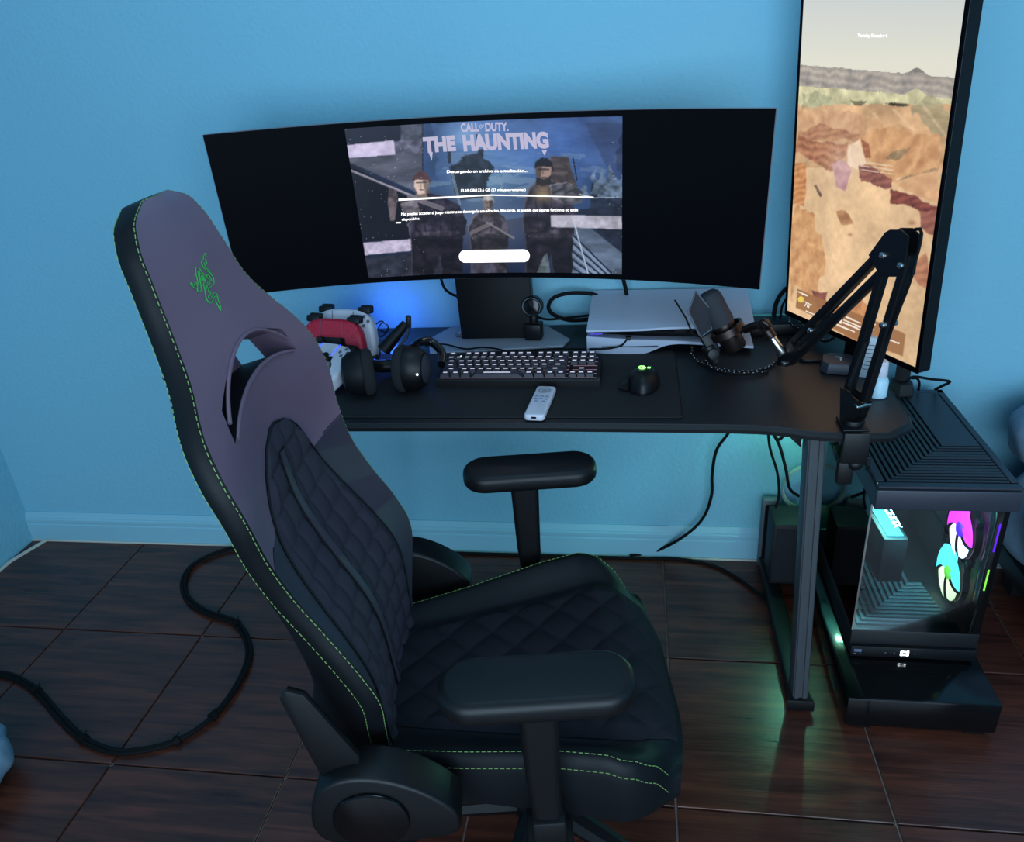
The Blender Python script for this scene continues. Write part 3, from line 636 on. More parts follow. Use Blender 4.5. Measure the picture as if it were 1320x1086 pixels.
for q in ([(1029.6, 371.5), (1069, 388), (1066, 414), (1027.7, 396)], [(1073, 390), (1118, 408), (1114, 442), (1069.5, 420)], [(1121, 409), (1151, 422), (1147, 452), (1118, 443)], [(1154, 423), (1169.4, 430), (1166, 459), (1143, 450)]):
    p.poly([px2d(*c) for c in q], (158, 112, 76), .92)
p.blob(*px2d(1034.3, 385.5), 15, 15, (238, 206, 96), 1, soft=False)
p.poly([px2d(*c) for c in [(1082, 406), (1088, 406.5), (1087, 417), (1078, 413.5)]], (250, 244, 236))
for (x0, y0, x1, y1) in ((1031, 375.5, 1042, 380.5), (1041, 400.5, 1053, 405.5), (1060, 397, 1066, 399), (1093, 408, 1111, 416), (1090, 412, 1111, 421), (1089, 415, 1112, 425), (1081, 418, 1103, 427), (1147, 437, 1161, 442), (1122, 414, 1130, 418), (1121, 420, 1128, 424)):
    a, b = px2d(x0, y0), px2d(x1, y1); p.line(*a, *b, 7, (255, 246, 232), .9)
for k in range(3):
    a, b = px2d(1112, 208+k*5), px2d(1153, 213.5+k*5.2); p.line(*a, *b, 6, (236, 226, 208), .55)
UU, HH = np.meshgrid(np.linspace(-WP/2, WP/2, nx), np.linspace(HP, 0, ny))
pict = picture_mesh('lit_picture', np.stack([UU, np.full(UU.shape, -.0046), HH], -1), p.I, M['scr_port'], pm)
def on_port(body, box, m, name, off=.01):
    me = text_mesh(body, 1, off); co = fit_text(me, 0, 0, 1, 1); (xa, ya), (xb, yb), (xc, yc) = [px2d(*q) for q in box]
    s, t_ = co[:, 0], 1-co[:, 1]; u, v = hmap(np.linalg.inv(HD), xa+(xb-xa)*s+(xc-xa)*t_, ya+(yb-ya)*s+(yc-ya)*t_)
    set_co(me, np.stack([(u-.5)*WP, np.full(u.shape, -.0056), HP*(1-v)], -1)); me.materials.append(m); link(name, me, pict)
on_port('Thursday, December 4', ((1108.5, 42.6), (1146.5, 43.2), (1108.3, 48.2)), M['txt'], 'date_text', .03)
on_port('78°', ((1039.8, 387.3), (1049, 391.5), (1038.8, 394)), M['txtd'], 'temperature_text', .02)

# ------------------------------------------------------------------ keyboard
KB = thing('keyboard', 'black compact gaming keyboard with glowing legends in front of the wide monitor', 'keyboard', (-.254, -.356, DZ+.0033), -.6)
g = G(); g.prism([(-.18, 0), (.18, 0), (.18, .004), (-.18, .004)], 0, 0.001)
t = bmesh.new(); sec = [(-.062, .0), (-.062, .016), (-.056, .021), (.056, .029), (.062, .026), (.062, .0)]
A = [t.verts.new((-.181, y, z)) for y, z in sec]; B = [t.verts.new((.181, y, z)) for y, z in sec]
for i in range(6): j = (i+1) % 6; t.faces.new((A[i], A[j], B[j], B[i]))
t.faces.new(A); t.faces.new(B[::-1]); g._add(t); g.obj('case', M['black'], KB, angle=25)
def kz(y): return .0215+(y+.056)/.112*.008
U = .01905*.985
def capmesh(wu, deep=1):
    q = G(); wd = wu*U-.0022; q.prism([(-wd/2, -.0082), (wd/2, -.0082), (wd/2, .0082), (-wd/2, .0082)], 0, .0075, topscale=.8); return q
caps = {}
def cap(wu):
    if wu not in caps:
        me = capmesh(wu).mesh('keycap', smooth=False); me.materials.append(M['keycap']); caps[wu] = me
        lg = G(); ww = min(.0095, wu*U*.5) if wu < 5 else .06; lg.box((0, .0015, .0077), (ww, .0042, .0003)); lm = lg.mesh('key_legend', smooth=False); lm.materials.append(M['legend']); caps[wu, 'l'] = lm
    return caps[wu], caps[wu, 'l']
x0k = -.1735
rowsK = [(.0475, [(0, 1), (2, 1), (3, 1), (4, 1), (5, 1), (6.5, 1), (7.5, 1), (8.5, 1), (9.5, 1), (11, 1), (12, 1), (13, 1), (14, 1)]),
         (.0265, [(i, 1) for i in range(13)]+[(13, 2)]), (.0075, [(0, 1.5)]+[(1.5+i, 1) for i in range(12)]+[(13.5, 1.5)]),
         (-.0115, [(0, 1.75)]+[(1.75+i, 1) for i in range(11)]+[(12.75, 2.25)]), (-.0305, [(0, 2.25)]+[(2.25+i, 1) for i in range(10)]+[(12.25, 2.75)]),
         (-.0495, [(0, 1.25), (1.25, 1.25), (2.5, 1.25), (3.75, 6.25), (10, 1.25), (11.25, 1.25), (12.5, 1.25), (13.75, 1.25)])]
nav = [(.0475, (0, 1, 2)), (.0265, (0, 1, 2)), (.0075, (0, 1, 2)), (-.0305, (1,)), (-.0495, (0, 1, 2))]
tilt = math.atan2(.008, .112)
def addkey(x, y, wu):
    a, b = cap(wu); k = link('keycap', a, KB, loc=(x, y, kz(y)+.0015), rot=(tilt, 0, 0)); link('key_legend', b, k)
for y, ks in rowsK:
    for (u, wu) in ks: addkey(x0k+(u+wu/2)*U, y, wu)
for y, us in nav:
    for u in us: addkey(x0k+15.25*U+(u+.5)*U, y, 1)
g = G()
for y, _ in rowsK: g.box((0-.03, y-.0095, kz(y-.0095)+.0008), (.284, .0016, .0008)); g.box((.146, y-.0095, kz(y-.0095)+.0008), (.054, .0016, .0008))
g.obj('backlight', M['keyglow'], KB)
g = G(); g.cyl((-.146, .0475, kz(.0475)), (-.146, .0475, kz(.0475)+.002), .0022, seg=10); g.obj('status_light', M['ledw'], KB)

# ------------------------------------------------------------------ mouse
ms = thing('mouse', 'black ergonomic wireless mouse with green glowing mark on desk mat', 'mouse', (.022, -.415, DZ+.0033), -8)
def mouse_fn(i, j):
    a = i*2*PI; r = j
    wx = .031*(1+.12*math.sin(a)); x = wx*math.cos(a)*r; y = .052*math.sin(a)*r
    if math.cos(a) < -.5: x -= .006*r
    z = .038*math.sqrt(max(0, 1-r**2.6))*(1-.25*max(0, math.sin(a))*r)
    return (x, y, .004+z)
g = G(); g.grid(mouse_fn, 40, 14); g.prism([(mouse_fn(i/40, 1)[0], mouse_fn(i/40, 1)[1]) for i in range(40)], 0, .006); g.obj('shell', M['black'], ms, weld=True, angle=50)
g = G(); g.prism([(-.052, -.03), (-.03, -.036), (-.026, .012), (-.034, .016), (-.046, -.004)], .001, .012, bev=.003); g.obj('thumb_rest', M['black'], ms)
g = G(); g.cyl((-.004, .026, .030), (.004, .026, .030), .010, seg=20, bev=.002); g.obj('scroll_wheel', M['gloss'], ms)
for sx in (-1, 1):
    g = G(); g.grid(lambda i, j: (sx*(.002+.024*j), .018+.031*i, .0385-.018*(i**2.0)-.02*(j**2.6)+.0005), 8, 8); g.obj('button', M['gloss'], ms)
g = G()
ring = [(-.006+.0065*math.cos(rad(a)), .002+.0065*math.sin(rad(a)), .0432) for a in range(50, 331, 20)]; g.tube(ring, .0014, 6)
g.tube([(-.006, .002, .0434), (.002, .002, .0430)], .0014, 6); g.box((.008, .006, .0418), (.006, .004, .0016)); g.obj('light_mark', M['ledg'], ms, 'glowing green mark')

# ------------------------------------------------------------------ remotes
a, b = at_z(689, 544, DZ), at_z(705, 508, DZ); d = (b-a); d.z = 0; ang = math.degrees(math.atan2(d.y, d.x))-90; c = (a+b)/2
rm = thing('tv_remote', 'long slim white remote control lying on the desk mat near the front edge', 'remote', (c.x, c.y, DZ+.0033), ang)
g = G(); g.prism(rrect(.042, .142, .009, 5), 0, .014, bev=.004, seg=3); g.obj('body', M['white'], rm)
g = G(); g.lathe([(.0135, .0), (.0135, .0016), (.0100, .0016), (.0100, .0)], Mx=T(0, .045, .014), ring=True); g.lathe([(.006, 0), (.006, .0012), (.001, .0014)], Mx=T(0, .045, .014)); g.obj('direction_ring', M['silver'], rm)
for (x, y) in ((-.011, .016), (0, .016), (.011, .016), (-.011, .004), (0, .004), (.011, .004), (-.008, -.008), (.008, -.008)):
    g = G(); g.box((x, y, .0145), (.007, .004, .0016), bev=.0005, seg=1); g.obj('button', M['button'], rm)
g = G(); g.box((0, -.0705, .008), (.010, .002, .004)); g.obj('sensor_window', M['gloss'], rm)
sr = thing('small_remote', 'small dark remote with pale buttons lying on the monitor base plate', 'remote', (*at_z(605, 431, DZ)[:2], DZ+.0063), -14)
g = G(); g.prism(rrect(.042, .084, .004, 3), 0, .008, bev=.0015, seg=1); g.obj('body', M['grey'], sr)
for r_ in range(5):
    for q in range(3):
        g = G(); g.box((-.012+q*.012, .026-r_*.0145, .0085), (.009, .009, .0014), bev=.0005, seg=1); g.obj('button', M['white'], sr)

# ------------------------------------------------------------------ webcam on cube stand
wc_p = at_z(688, 440, DZ+.006)
wcm = thing('webcam', 'small round black webcam on a square stand on the monitor base', 'camera', (wc_p.x, wc_p.y+.018, DZ+.0062), -6)
g = G(); g.box((0, 0, .021), (.042, .036, .042), bev=.004); g.obj('base', M['black'], wcm)
g = G(); g.cyl((0, .004, .04), (0, .004, .062), .011, bev=.001); g.obj('neck', M['black'], wcm)
g = G(); g.lathe([(.010, -.016), (.023, -.016), (.0255, -.012), (.0255, .010), (.0235, .0125), (.021, .011)], Mx=T(0, 0, .086)@RX(80)); hd = g.obj('head', M['black'], wcm)
g = G(); g.tube([(.0225*math.cos(rad(a)), -.0135, .086+.002+.0225*math.sin(rad(a))) for a in range(0, 360, 12)], .0011, 6, closed=True); g.obj('lens_ring', M['grey'], hd)
g = G(); g.lathe([(.020, 0), (.018, .002), (.004, .0035)], Mx=T(0, -.011, .088)@RX(80)); g.obj('lens', M['gloss'], hd)

# ------------------------------------------------------------------ game console lying flat
cn = thing('game_console', 'white game console lying flat between two curved white panels, right of the webcam', 'console', (.078, -.118, DZ), -1.5)
def wave_panel(z0, thick, flare, x0, x1, dep, top):
    t = bmesh.new(); N = 36; R_ = []
    for i in range(N+1):
        x = x0+(x1-x0)*i/N; k = i/N
        s = 1/(1+math.exp(-(k-.42)*22)); h = flare*(1-s)
        yf = -dep/2-.012*(1-s)
        if top: ring = [(x, yf, z0+.004*k), (x, dep/2, z0+.028), (x, dep/2, z0+.028+thick), (x, yf, z0+thick+.004*k)]
        else: ring = [(x, yf, z0-.030*k-.034*(1-s)), (x, dep/2, z0-.03), (x, dep/2, z0-.02), (x, yf, z0-.030*k+thick)]
        R_.append([t.verts.new(v) for v in ring])
    for A, B in zip(R_[:-1], R_[1:]):
        for q in range(4): t.faces.new((A[q], A[(q+1) % 4], B[(q+1) % 4], B[q]))
    t.faces.new(R_[0]); t.faces.new(R_[-1][::-1]); q = G(); q._add(t); return q
wave_panel(.059, .005, .006, -.186, .196, .205, True).obj('top_panel', M['consolew'], cn, 'curved white upper panel', angle=25)
wave_panel(.042, .006, .028, -.186, .196, .205, False).obj('bottom_panel', M['consolew'], cn, 'curved white lower panel', angle=25)
g = G(); g.box((.0, .012, .048), (.345, .18, .030), bev=.004); g.box((.0, .04, .06), (.33, .12, .03), bev=.004); g.box((-.09, .02, .004), (.12, .12, .008)); g.box((.13, .02, .016), (.03, .12, .032)); g.obj('body', M['gloss'], cn)
for x in (-.03, -.004): 
    g = G(); g.box((x, -.0785, .054), (.012, .002, .005), bev=.0008, seg=1); g.obj('usb_port', M['grey'], cn)
g = G(); g.box((-.085, -.114, .022), (.13, .0024, .0025)); g.obj('disc_slot', M['gloss'], cn)
g = G(); g.box((-.165, -.1, .0492), (.03, .004, .0016)); g.obj('light_strip', mat('dim_violet_led', (60, 60, 160), .4, emit=(90, 80, 220), es=.7), cn)

# ------------------------------------------------------------------ microphone with shock mount and pop screen
mc = Vector((.188, -.30, .850)); ax = (at_y(915, 378, -.30)-at_y(944, 432, -.30)).normalized()
ax = (ax+Vector((0, .10, 0))).normalized()
mic = thing('studio_microphone', 'black studio microphone in shock mount with square pop screen above the console', 'microphone', Mx=T(*mc)@align(ax)@RZ(25))
g = G(); g.lathe([(.012, -.072), (.023, -.070), (.0255, -.066), (.0255, -.004)]); g.obj('body', M['bronze'], mic)
g = G(); g.lathe([(.0265, -.004), (.0275, 0), (.0275, .055), (.0255, .066), (.018, .073), (.006, .075)]); g.obj('grille', M['mesh'], mic)
g = G(); g.lathe([(.034, -.030), (.040, -.030), (.040, -.014), (.034, -.014)], ring=True); g.obj('shock_mount_ring', M['bronze'], mic)
g = G()
for a in range(0, 360, 45):
    g.tube([(.037*math.cos(rad(a)), .037*math.sin(rad(a)), -.022), (.0255*math.cos(rad(a+22)), .0255*math.sin(rad(a+22)), -.042)], .0016, 5)
g.obj('elastic_cord', M['rubber'], mic)
g = G(); g.box((.0, -.044, -.03), (.022, .026, .05), bev=.004); g.cyl((-.02, -.05, -.05), (.02, -.05, -.05), .013, bev=.002); g.cyl((.0, -.05, -.075), (0, -.05, -.03), .015, bev=.003); g.obj('swivel_mount', M['black'], mic)
Wm = mic.matrix_world.inverted()
# pop screen: framed square facing left, and its thin second edge
p0, p1, p2, p3 = at_y(897, 376, -.345), at_y(917, 402, -.335), at_y(902, 435, -.335), at_y(886, 404, -.345)
cc = (p0+p1+p2+p3)/4
def quadframe(ps, r, name, m):
    g = G(); g.tube(list(ps), r, 6, closed=True); o = g.obj(name, m, mic); o.matrix_parent_inverse = Wm; return o
corners = [at_y(897, 376, -.335), at_y(918, 402, -.315), at_y(917, 424, -.315), at_y(903, 435, -.33), at_y(887, 402, -.35)]
pf = quadframe(corners, .0022, 'pop_screen_frame', M['grey'])
me = bpy.data.meshes.new('pop_screen'); nrm = (corners[1]-corners[0]).cross(corners[-1]-corners[0]).normalized()
vs = [c_+nrm*.0008 for c_ in corners]+[c_-nrm*.0008 for c_ in corners]; n_ = len(corners)
me.from_pydata([tuple(v) for v in vs], [], [list(range(n_)), list(range(2*n_-1, n_-1, -1))]+[[i, (i+1) % n_, n_+(i+1) % n_, n_+i] for i in range(n_)]); me.materials.append(M['mesh'])
link('pop_screen', me, mic).matrix_parent_inverse = Wm
g = G(); g.box((0, 0, 0), (.004, .05, .004)); 
g2 = G(); g2.tube([at_y(870, 387, -.37), at_y(884, 410, -.365), at_y(893, 431, -.36)], .0022, 6); g2.tube([at_y(893, 431, -.36), at_y(903, 435, -.33)], .0018, 6); g2.obj('pop_screen_side', M['black'], mic).matrix_parent_inverse = Wm
g.bm.free()

# ------------------------------------------------------------------ boom arm
Bs, El, Tip = Vector((.402, -.592, .80)), at_y(1164, 312, -.642), at_z(1014, 462, .80)
ba = thing('boom_arm', 'black folding microphone boom arm clamped to the front right desk edge', 'microphone arm', (Bs.x, Bs.y, DZ))
Wb = T(Bs.x, Bs.y, DZ).inverted()
def bpart(g, name, m, label=None): o = g.obj(name, m, ba, label); o.matrix_parent_inverse = Wb; return o
side = Vector((.895, .447, 0)).normalized()
def bars(a, b, gap, wd, th, off):
    d = (b-a); Lh = d.length; z = d.normalized(); y = side; x = y.cross(z).normalized(); y = z.cross(x)
    Mx = Matrix(((x.x, y.x, z.x, 0), (x.y, y.y, z.y, 0), (x.z, y.z, z.z, 0), (0, 0, 0, 1)))
    for s in (-1, 1):
        g = G(); g.prism(rrect(th, wd, .002, 2), -Lh/2+.012, Lh/2-.012, Mx=T(*((a+b)/2+x*s*gap))@Mx); bpart(g, 'bar', M['black'])
    return x
xl = bars(Bs, El, .021, .016, .014, 0)
xu = bars(El, Tip, .0135, .016, .014, 0)
g = G(); g.tube([Bs+xl*-.026+Vector((0, -.012, .02)), Bs*.62+El*.38+xl*-.02+Vector((0, -.012, 0))], .0065, 8); bpart(g, 'spring', M['metal'])
g = G(); g.tube([El*.45+Tip*.55+Vector((0, -.012, 0)), El*.12+Tip*.88+Vector((0, -.012, .012))], .0055, 8); bpart(g, 'spring', M['metal'])
ev = (Bs-El).normalized(); eu = (Tip-El).normalized()
for s in (-1, 1):
    g = G(); pts = [El+side*s*.0105+q for q in (ev*.045+xl*.032, ev*.045-xl*.03, -ev*.006-xl*.03, -ev*.022, -ev*.018+xl*.018, eu*.065+xu*.022, eu*.065-xu*.022, eu*.0+xu*.026)]
    # plate as the hull of its corner points in the elbow plane
    t = bmesh.new()
    for q in pts: t.verts.new(q+side*.0015); t.verts.new(q-side*.0015)
    bmesh.ops.convex_hull(t, input=t.verts); g._add(t); bpart(g, 'elbow_plate', M['black'])
for c0 in (El+ev*.03+xl*.021, El+ev*.03-xl*.021, El+eu*.035, Bs+Vector((0, 0, .0))+xl*.019, Bs-xl*.016+Vector((0, 0, -.008)), Tip-xu*.01, Tip+xu*.012, Tip*.7+El*.3, Bs*.45+El*.55+xl*.021):
    g = G(); g.cyl(c0-side*.016, c0+side*.016, .0056, seg=12, bev=.0012); bpart(g, 'bolt', M['chrome'])
for s in (-1, 1):
    g = G(); t = bmesh.new()
    for q in (Vector((-.013, -.004, -.045)), Vector((.013, .004, -.045)), Bs-Bs+xl*.028+Vector((0, 0, .012)), xl*-.028+Vector((0, 0, .012))):
        t.verts.new(Bs+q+side*s*.0115+side*.002); t.verts.new(Bs+q+side*s*.0115-side*.002)
    bmesh.ops.convex_hull(t, input=t.verts); g._add(t); bpart(g, 'base_plate', M['black'])
g = G(); t = bmesh.new()
for s in (-1, 1):
    for q in (xu*.018, -xu*.018, -eu*-.03): t.verts.new(Tip+q+side*s*.01)
    t.verts.new(Tip-eu*.05+xu*.016+side*s*.01); t.verts.new(Tip-eu*.05-xu*.016+side*s*.01)
bmesh.ops.convex_hull(t, input=t.verts); g._add(t); bpart(g, 'tip_bracket', M['black'])
g = G(); g.cyl((Bs.x, Bs.y, DZ+.001), (Bs.x, Bs.y, DZ+.018), .021, bev=.002); g.box((Bs.x, Bs.y-.002, DZ+.005), (.046, .06, .007), bev=.002)
g.box((Bs.x, -.632, DZ-.024), (.046, .010, .062), bev=.002); g.box((Bs.x, -.602, DZ-.055), (.046, .06, .008), bev=.002); g.cyl((Bs.x, -.596, DZ-.051), (Bs.x, -.596, DZ-.022), .011); bpart(g, 'clamp', M['black'])
g = G(); g.cyl((Bs.x, -.596, DZ-.105), (Bs.x, -.596, DZ-.058), .007); g.sph((Bs.x+.012, -.6, DZ-.075), (.016, .014, .014)); g.box((Bs.x-.004, -.598, DZ-.095), (.03, .02, .05), bev=.005); bpart(g, 'clamp_screw', M['black'])
jm = mc+ax*-.05
knuck = [Tip+Vector((-.004, .004, .0)), at_y(1003, 447, -.395), at_y(990, 428, -.39), at_y(978, 418, -.375), at_y(960, 425, -.345)]
g = G(); g.cyl(at_y(1009, 456, -.40), at_y(994, 434, -.392), .0085, seg=18, bev=.0015); bpart(g, 'adapter', M['chrome'], 'bright steel thread adapter')
g = G(); g.cyl(at_y(995, 436, -.392), at_y(988, 425, -.388), .011, seg=18, bev=.002); g.tube(knuck[2:], .009, 10); g.sph(at_y(985, 418, -.384), (.012, .012, .012)); bpart(g, 'swivel_joint', M['bronze'])
g = G(); a_, b_ = at_y(983, 414, -.398), at_y(993, 422, -.398); g.cyl(a_, b_, .0062, seg=14, bev=.003); bpart(g, 'wing_knob', M['bronze'])
g = G(); g.tube([Tip+side*.014, El*.5+Tip*.5+side*.02+xu*.014, El+Vector((.012, -.01, .022)), El+ev*.03+xl*.036, El+ev*.1+xl*.034, El+ev*.18+xl*.026, Bs+xl*.02+Vector((0, 0, .05))], .0028, 6, smooth=6); bpart(g, 'cable_run', M['rubber'])

# ------------------------------------------------------------------ headset
hp = at_z(499, 512, DZ)
hs = thing('gaming_headset', 'black over-ear gaming headset with raised microphone lying on left of the desk', 'headset', Mx=T(hp.x-.002, hp.y+.02, DZ+.0034)@RZ(12)@Matrix.Scale(1.07, 4))
def earcup(sx):
    Mx = T(sx*.040, 0, .049)@RZ(-16 if sx > 0 else 8)@RY(90*sx)
    g = G(); g.lathe([(.036, .004), (.049, .006), (.050, .012), (.046, .03), (.036, .044), (.018, .049), (.002, .050)], Mx=Mx@Matrix.Diagonal((.98, .86, 1, 1))); return g, Mx
for sx in (-1, 1):
    g, Mx = earcup(sx); ec = g.obj('ear_cup', M['leatherdk'] if sx < 0 else M['black'], hs)
    g = G(); g.tube([(.036*math.cos(rad(a)), .032*math.sin(rad(a)), -.004) for a in range(0, 360, 15)], .0135, 10, closed=True, Mx=Mx); g.obj('ear_cushion', M['foam'], ec)
    if sx > 0:
        g = G(); g.lathe([(.030, .043), (.031, .046), (.02, .0515), (.001, .0525)], Mx=Mx@Matrix.Diagonal((.98, .86, 1, 1))); g.obj('outer_disc', M['case'], ec)
        g = G(); g.sph((.068, -.0465, .052), .0024, u=10, v=6); g.obj('status_light', M['ledw'], ec)
g = G(); g.tube([(-.058, .01, .085), (-.055, .06, .05), (-.03, .092, .024), (.0, .10, .018), (.03, .092, .022), (.056, .06, .05), (.062, .008, .088)], [.008, .011, .014, .015, .014, .011, .008], 10, smooth=6)
hb = g.obj('headband', M['black'], hs)
g = G(); g.tube([(.062, .004, .09), (.072, .04, .088), (.096, .06, .08), (.118, .035, .062), (.116, .0, .05)], .009, 10, smooth=6); g.obj('yoke', M['gloss'], hs)
wi = hs.matrix_basis
bA, bB = at_y(512, 449, hp.y+.02), at_y(526, 414, hp.y+.04)
g = G(); g.tube([bA, bA*.5+bB*.5+Vector((.008, 0, -.006)), bB+Vector((0, 0, -.012))], .0026, 8, smooth=6); o = g.obj('boom', M['metal'], hs)
o.matrix_parent_inverse = (T(hp.x-.002, hp.y+.02, DZ+.0034)@RZ(12)@Matrix.Scale(1.07, 4)).inverted()
g = G(); g.cyl(bB+Vector((-.0015, 0, -.015)), bB+Vector((.0025, 0, .012)), .0062, seg=14, bev=.002); o = g.obj('boom_tip', M['black'], hs); o.matrix_parent_inverse = (T(hp.x-.002, hp.y+.02, DZ+.0034)@RZ(12)@Matrix.Scale(1.07, 4)).inverted()
# folded headband plate standing behind the cups
g = G(); q0, q1, q2, q3 = at_y(488, 452, hp.y+.075), at_y(500, 452, hp.y+.075), at_y(526, 419, hp.y+.10), at_y(520, 415, hp.y+.10)
g.tube([(q0+q1)/2, (q0+q1+q2+q3)/4, (q2+q3)/2], [.016, .013, .009], 10, smooth=5); o = g.obj('slider_arm', M['leatherdk'], hs); o.matrix_parent_inverse = (T(hp.x-.002, hp.y+.02, DZ+.0034)@RZ(12)@Matrix.Scale(1.07, 4)).inverted()

# ------------------------------------------------------------------ controllers and their charging dock
dk = thing('charging_dock', 'black controller charging dock on desk behind the chair backrest', 'charger', (-.715, -.262, DZ), 8)
g = G(); g.prism(rrect(.19, .11, .02), 0, .022, bev=.004); g.box((0, .035, .04), (.17, .03, .05), bev=.008); g.obj('base', M['black'], dk)
g = G(); g.box((0, .0, .03), (.16, .05, .018), bev=.006); g.obj('cradle', M['gloss'], dk)
g = G(); g.box((.03, -.064, .012), (.10, .002, .004)); g.obj('light_bar', M['ledb'], dk)
def controller(label, m, Mx, group=None):
    t_ = thing('game_controller', label, 'controller', Mx=Mx)
    # x across the pad, y along the grips (towards -y), z out of the face; one smooth shell
    g = G(); t = bmesh.new(); vs = []
    def shell(i, j):
        a = i*2*PI; u = j
        return None
    prof = [(-.050, .038), (-.030, .048), (0, .050), (.030, .048), (.050, .038)]
    outline = [(-.056, .040), (-.030, .047), (.030, .047), (.056, .040), (.072, .022), (.082, -.010), (.087, -.045), (.082, -.070), (.070, -.076), (.056, -.062), (.042, -.026), (.020, -.016),
               (-.020, -.016), (-.042, -.026), (-.056, -.062), (-.070, -.076), (-.082, -.070), (-.087, -.045), (-.082, -.010), (-.072, .022)]
    sm = [(v.x, v.y) for v in smoothpath([(a, b, 0) for a, b in outline], 3, True)]
    g.prism(sm, -.018, .016, bev=.010, seg=4); g.obj('shell', m, t_, angle=60)
    g = G(); g.prism(rrect(.052, .036, .006, 4, 0, .025), .0155, .0172, bev=.001, seg=1); g.obj('touchpad', m, t_)
    g = G(); g.prism([(-.036, .004), (.036, .004), (.04, -.012), (.02, -.0155), (-.02, -.0155), (-.04, -.012)], .0150, .0168, bev=.001, seg=1); g.obj('centre_plate', M['black'], t_)
    for sx in (-1, 1):
        g = G(); g.lathe([(.008, 0), (.006, .008), (.010, .010), (.0095, .013), (.004, .0125)], seg=18, Mx=T(sx*.024, -.006, .016)); g.obj('thumbstick', M['black'], t_)
        g = G(); g.box((sx*.052, .046, .006), (.034, .016, .010), bev=.004); g.box((sx*.052, .050, -.010), (.032, .02, .016), bev=.005); g.obj('trigger', M['black'], t_)
        for (dx, dy) in ((0, .011), (0, -.011), (.011, 0), (-.011, 0)):
            g = G()
            g.cyl((sx*.056+dx, .02+dy, .0155), (sx*.056+dx, .02+dy, .0178), .0042, seg=12, bev=.0006); g.obj('button', M['grey'] if m is not M['red'] else M['red'], t_)
    for sx in (-1, 1):
        g = G(); g.box((sx*.0275, .025, .0165), (.0012, .036, .0012)); g.obj('light_bar', M['ledb'] if 'glow' in label else M['grey'], t_)
    return t_
def ctrl_matrix(c, xdir, updir):
    x = Vector(xdir).normalized(); y = Vector(updir); y = (y-x*y.dot(x)).normalized(); z = x.cross(y)
    return Matrix(((x.x, y.x, z.x, c[0]), (x.y, y.y, z.y, c[1]), (x.z, y.z, z.z, c[2]), (0, 0, 0, 1)))
controller('pale white game controller standing upright behind the red one', M['white'], ctrl_matrix(at_y(446, 428, -.225)+Vector((0, 0, .008)), (1, -.10, -.02), (-.10, .40, 1)))
controller('deep red game controller standing upright on the charging dock', M['red'], ctrl_matrix(at_y(431, 441, -.285)+Vector((0, 0, .008)), (1, -.10, -.04), (-.10, .40, 1)))
controller('white game controller with blue glow lying lowest beside the chair back', M['white'], ctrl_matrix(at_y(418, 466, -.372), (1, -.45, .05), (.5, 1, .45)))
point('dock_glow', (-.66, -.30, DZ+.03), .35, (.04, .10, 1.0), .004)
point('dock_back_glow', (-.64, -.085, DZ+.05), .55, (.05, .16, 1.0), .004)

# ------------------------------------------------------------------ small black hub, bottle, card, antenna
h0 = at_z(1078, 474, DZ)
hb_ = thing('small_hub', 'small black six-sided box with pale mark on desk below portrait monitor', 'hub', (h0.x, h0.y-.01, DZ), -12)
g = G(); g.prism([(-.036, -.022), (-.022, -.036), (.022, -.036), (.036, -.022), (.036, .022), (.022, .036), (-.022, .036), (-.036, .022)], .001, .026, bev=.004, topscale=.9); g.obj('body', M['case'], hb_)
g = G(); g.box((0, .005, .0265), (.016, .003, .0008)); g.box((.004, -.004, .0265), (.003, .016, .0008)); g.obj('mark', M['braid_w'], hb_)
b0 = at_z(1132, 514, DZ)
bt = thing('small_bottle', 'small white plastic bottle with flip cap near the right desk corner', 'bottle', (b0.x, b0.y+.012, DZ+.0006))
g = G(); g.lathe([(.0165, 0), (.0185, .002), (.0185, .034), (.016, .040), (.0125, .043), (.0125, .045)]); g.obj('body', M['bottle'], bt)
g = G(); g.lathe([(.0135, .045), (.014, .046), (.0135, .072), (.011, .076), (.002, .077)]); g.box((0, -.008, .072), (.012, .014, .004), bev=.001); g.obj('cap', M['white'], bt)
c0 = at_z(1119, 493, DZ)
cd = thing('white_card', 'narrow white printed card standing behind boom arm beside the bottle', 'card', (c0.x+.006, c0.y+.03, DZ+.0005), -20)
g = G(); g.box((0, 0, .045), (.034, .022, .09), bev=.002); g.obj('box', M['paper'], cd)
for k in range(7):
    g = G(); g.box((0, -.0112, .02+k*.009), (.022-.004*(k % 3), .0006, .0016)); g.obj('print_line', M['grey'], cd)
PZ = .572
a0 = at_z(1160, 506, PZ)
an = thing('wifi_antenna', 'black upright antenna standing on PC tower behind the desk corner', 'antenna', (a0.x, a0.y, PZ+.001), -20)
g = G(); g.prism([(.036*math.cos(rad(a)), .036*math.sin(rad(a))) for a in range(30, 390, 60)], 0, .03, bev=.003, topscale=.72); g.obj('base', M['matte'], an)
g = G(); g.box((.0, 0, .12), (.034, .016, .18), bev=.006); g.obj('mast', M['matte'], an)

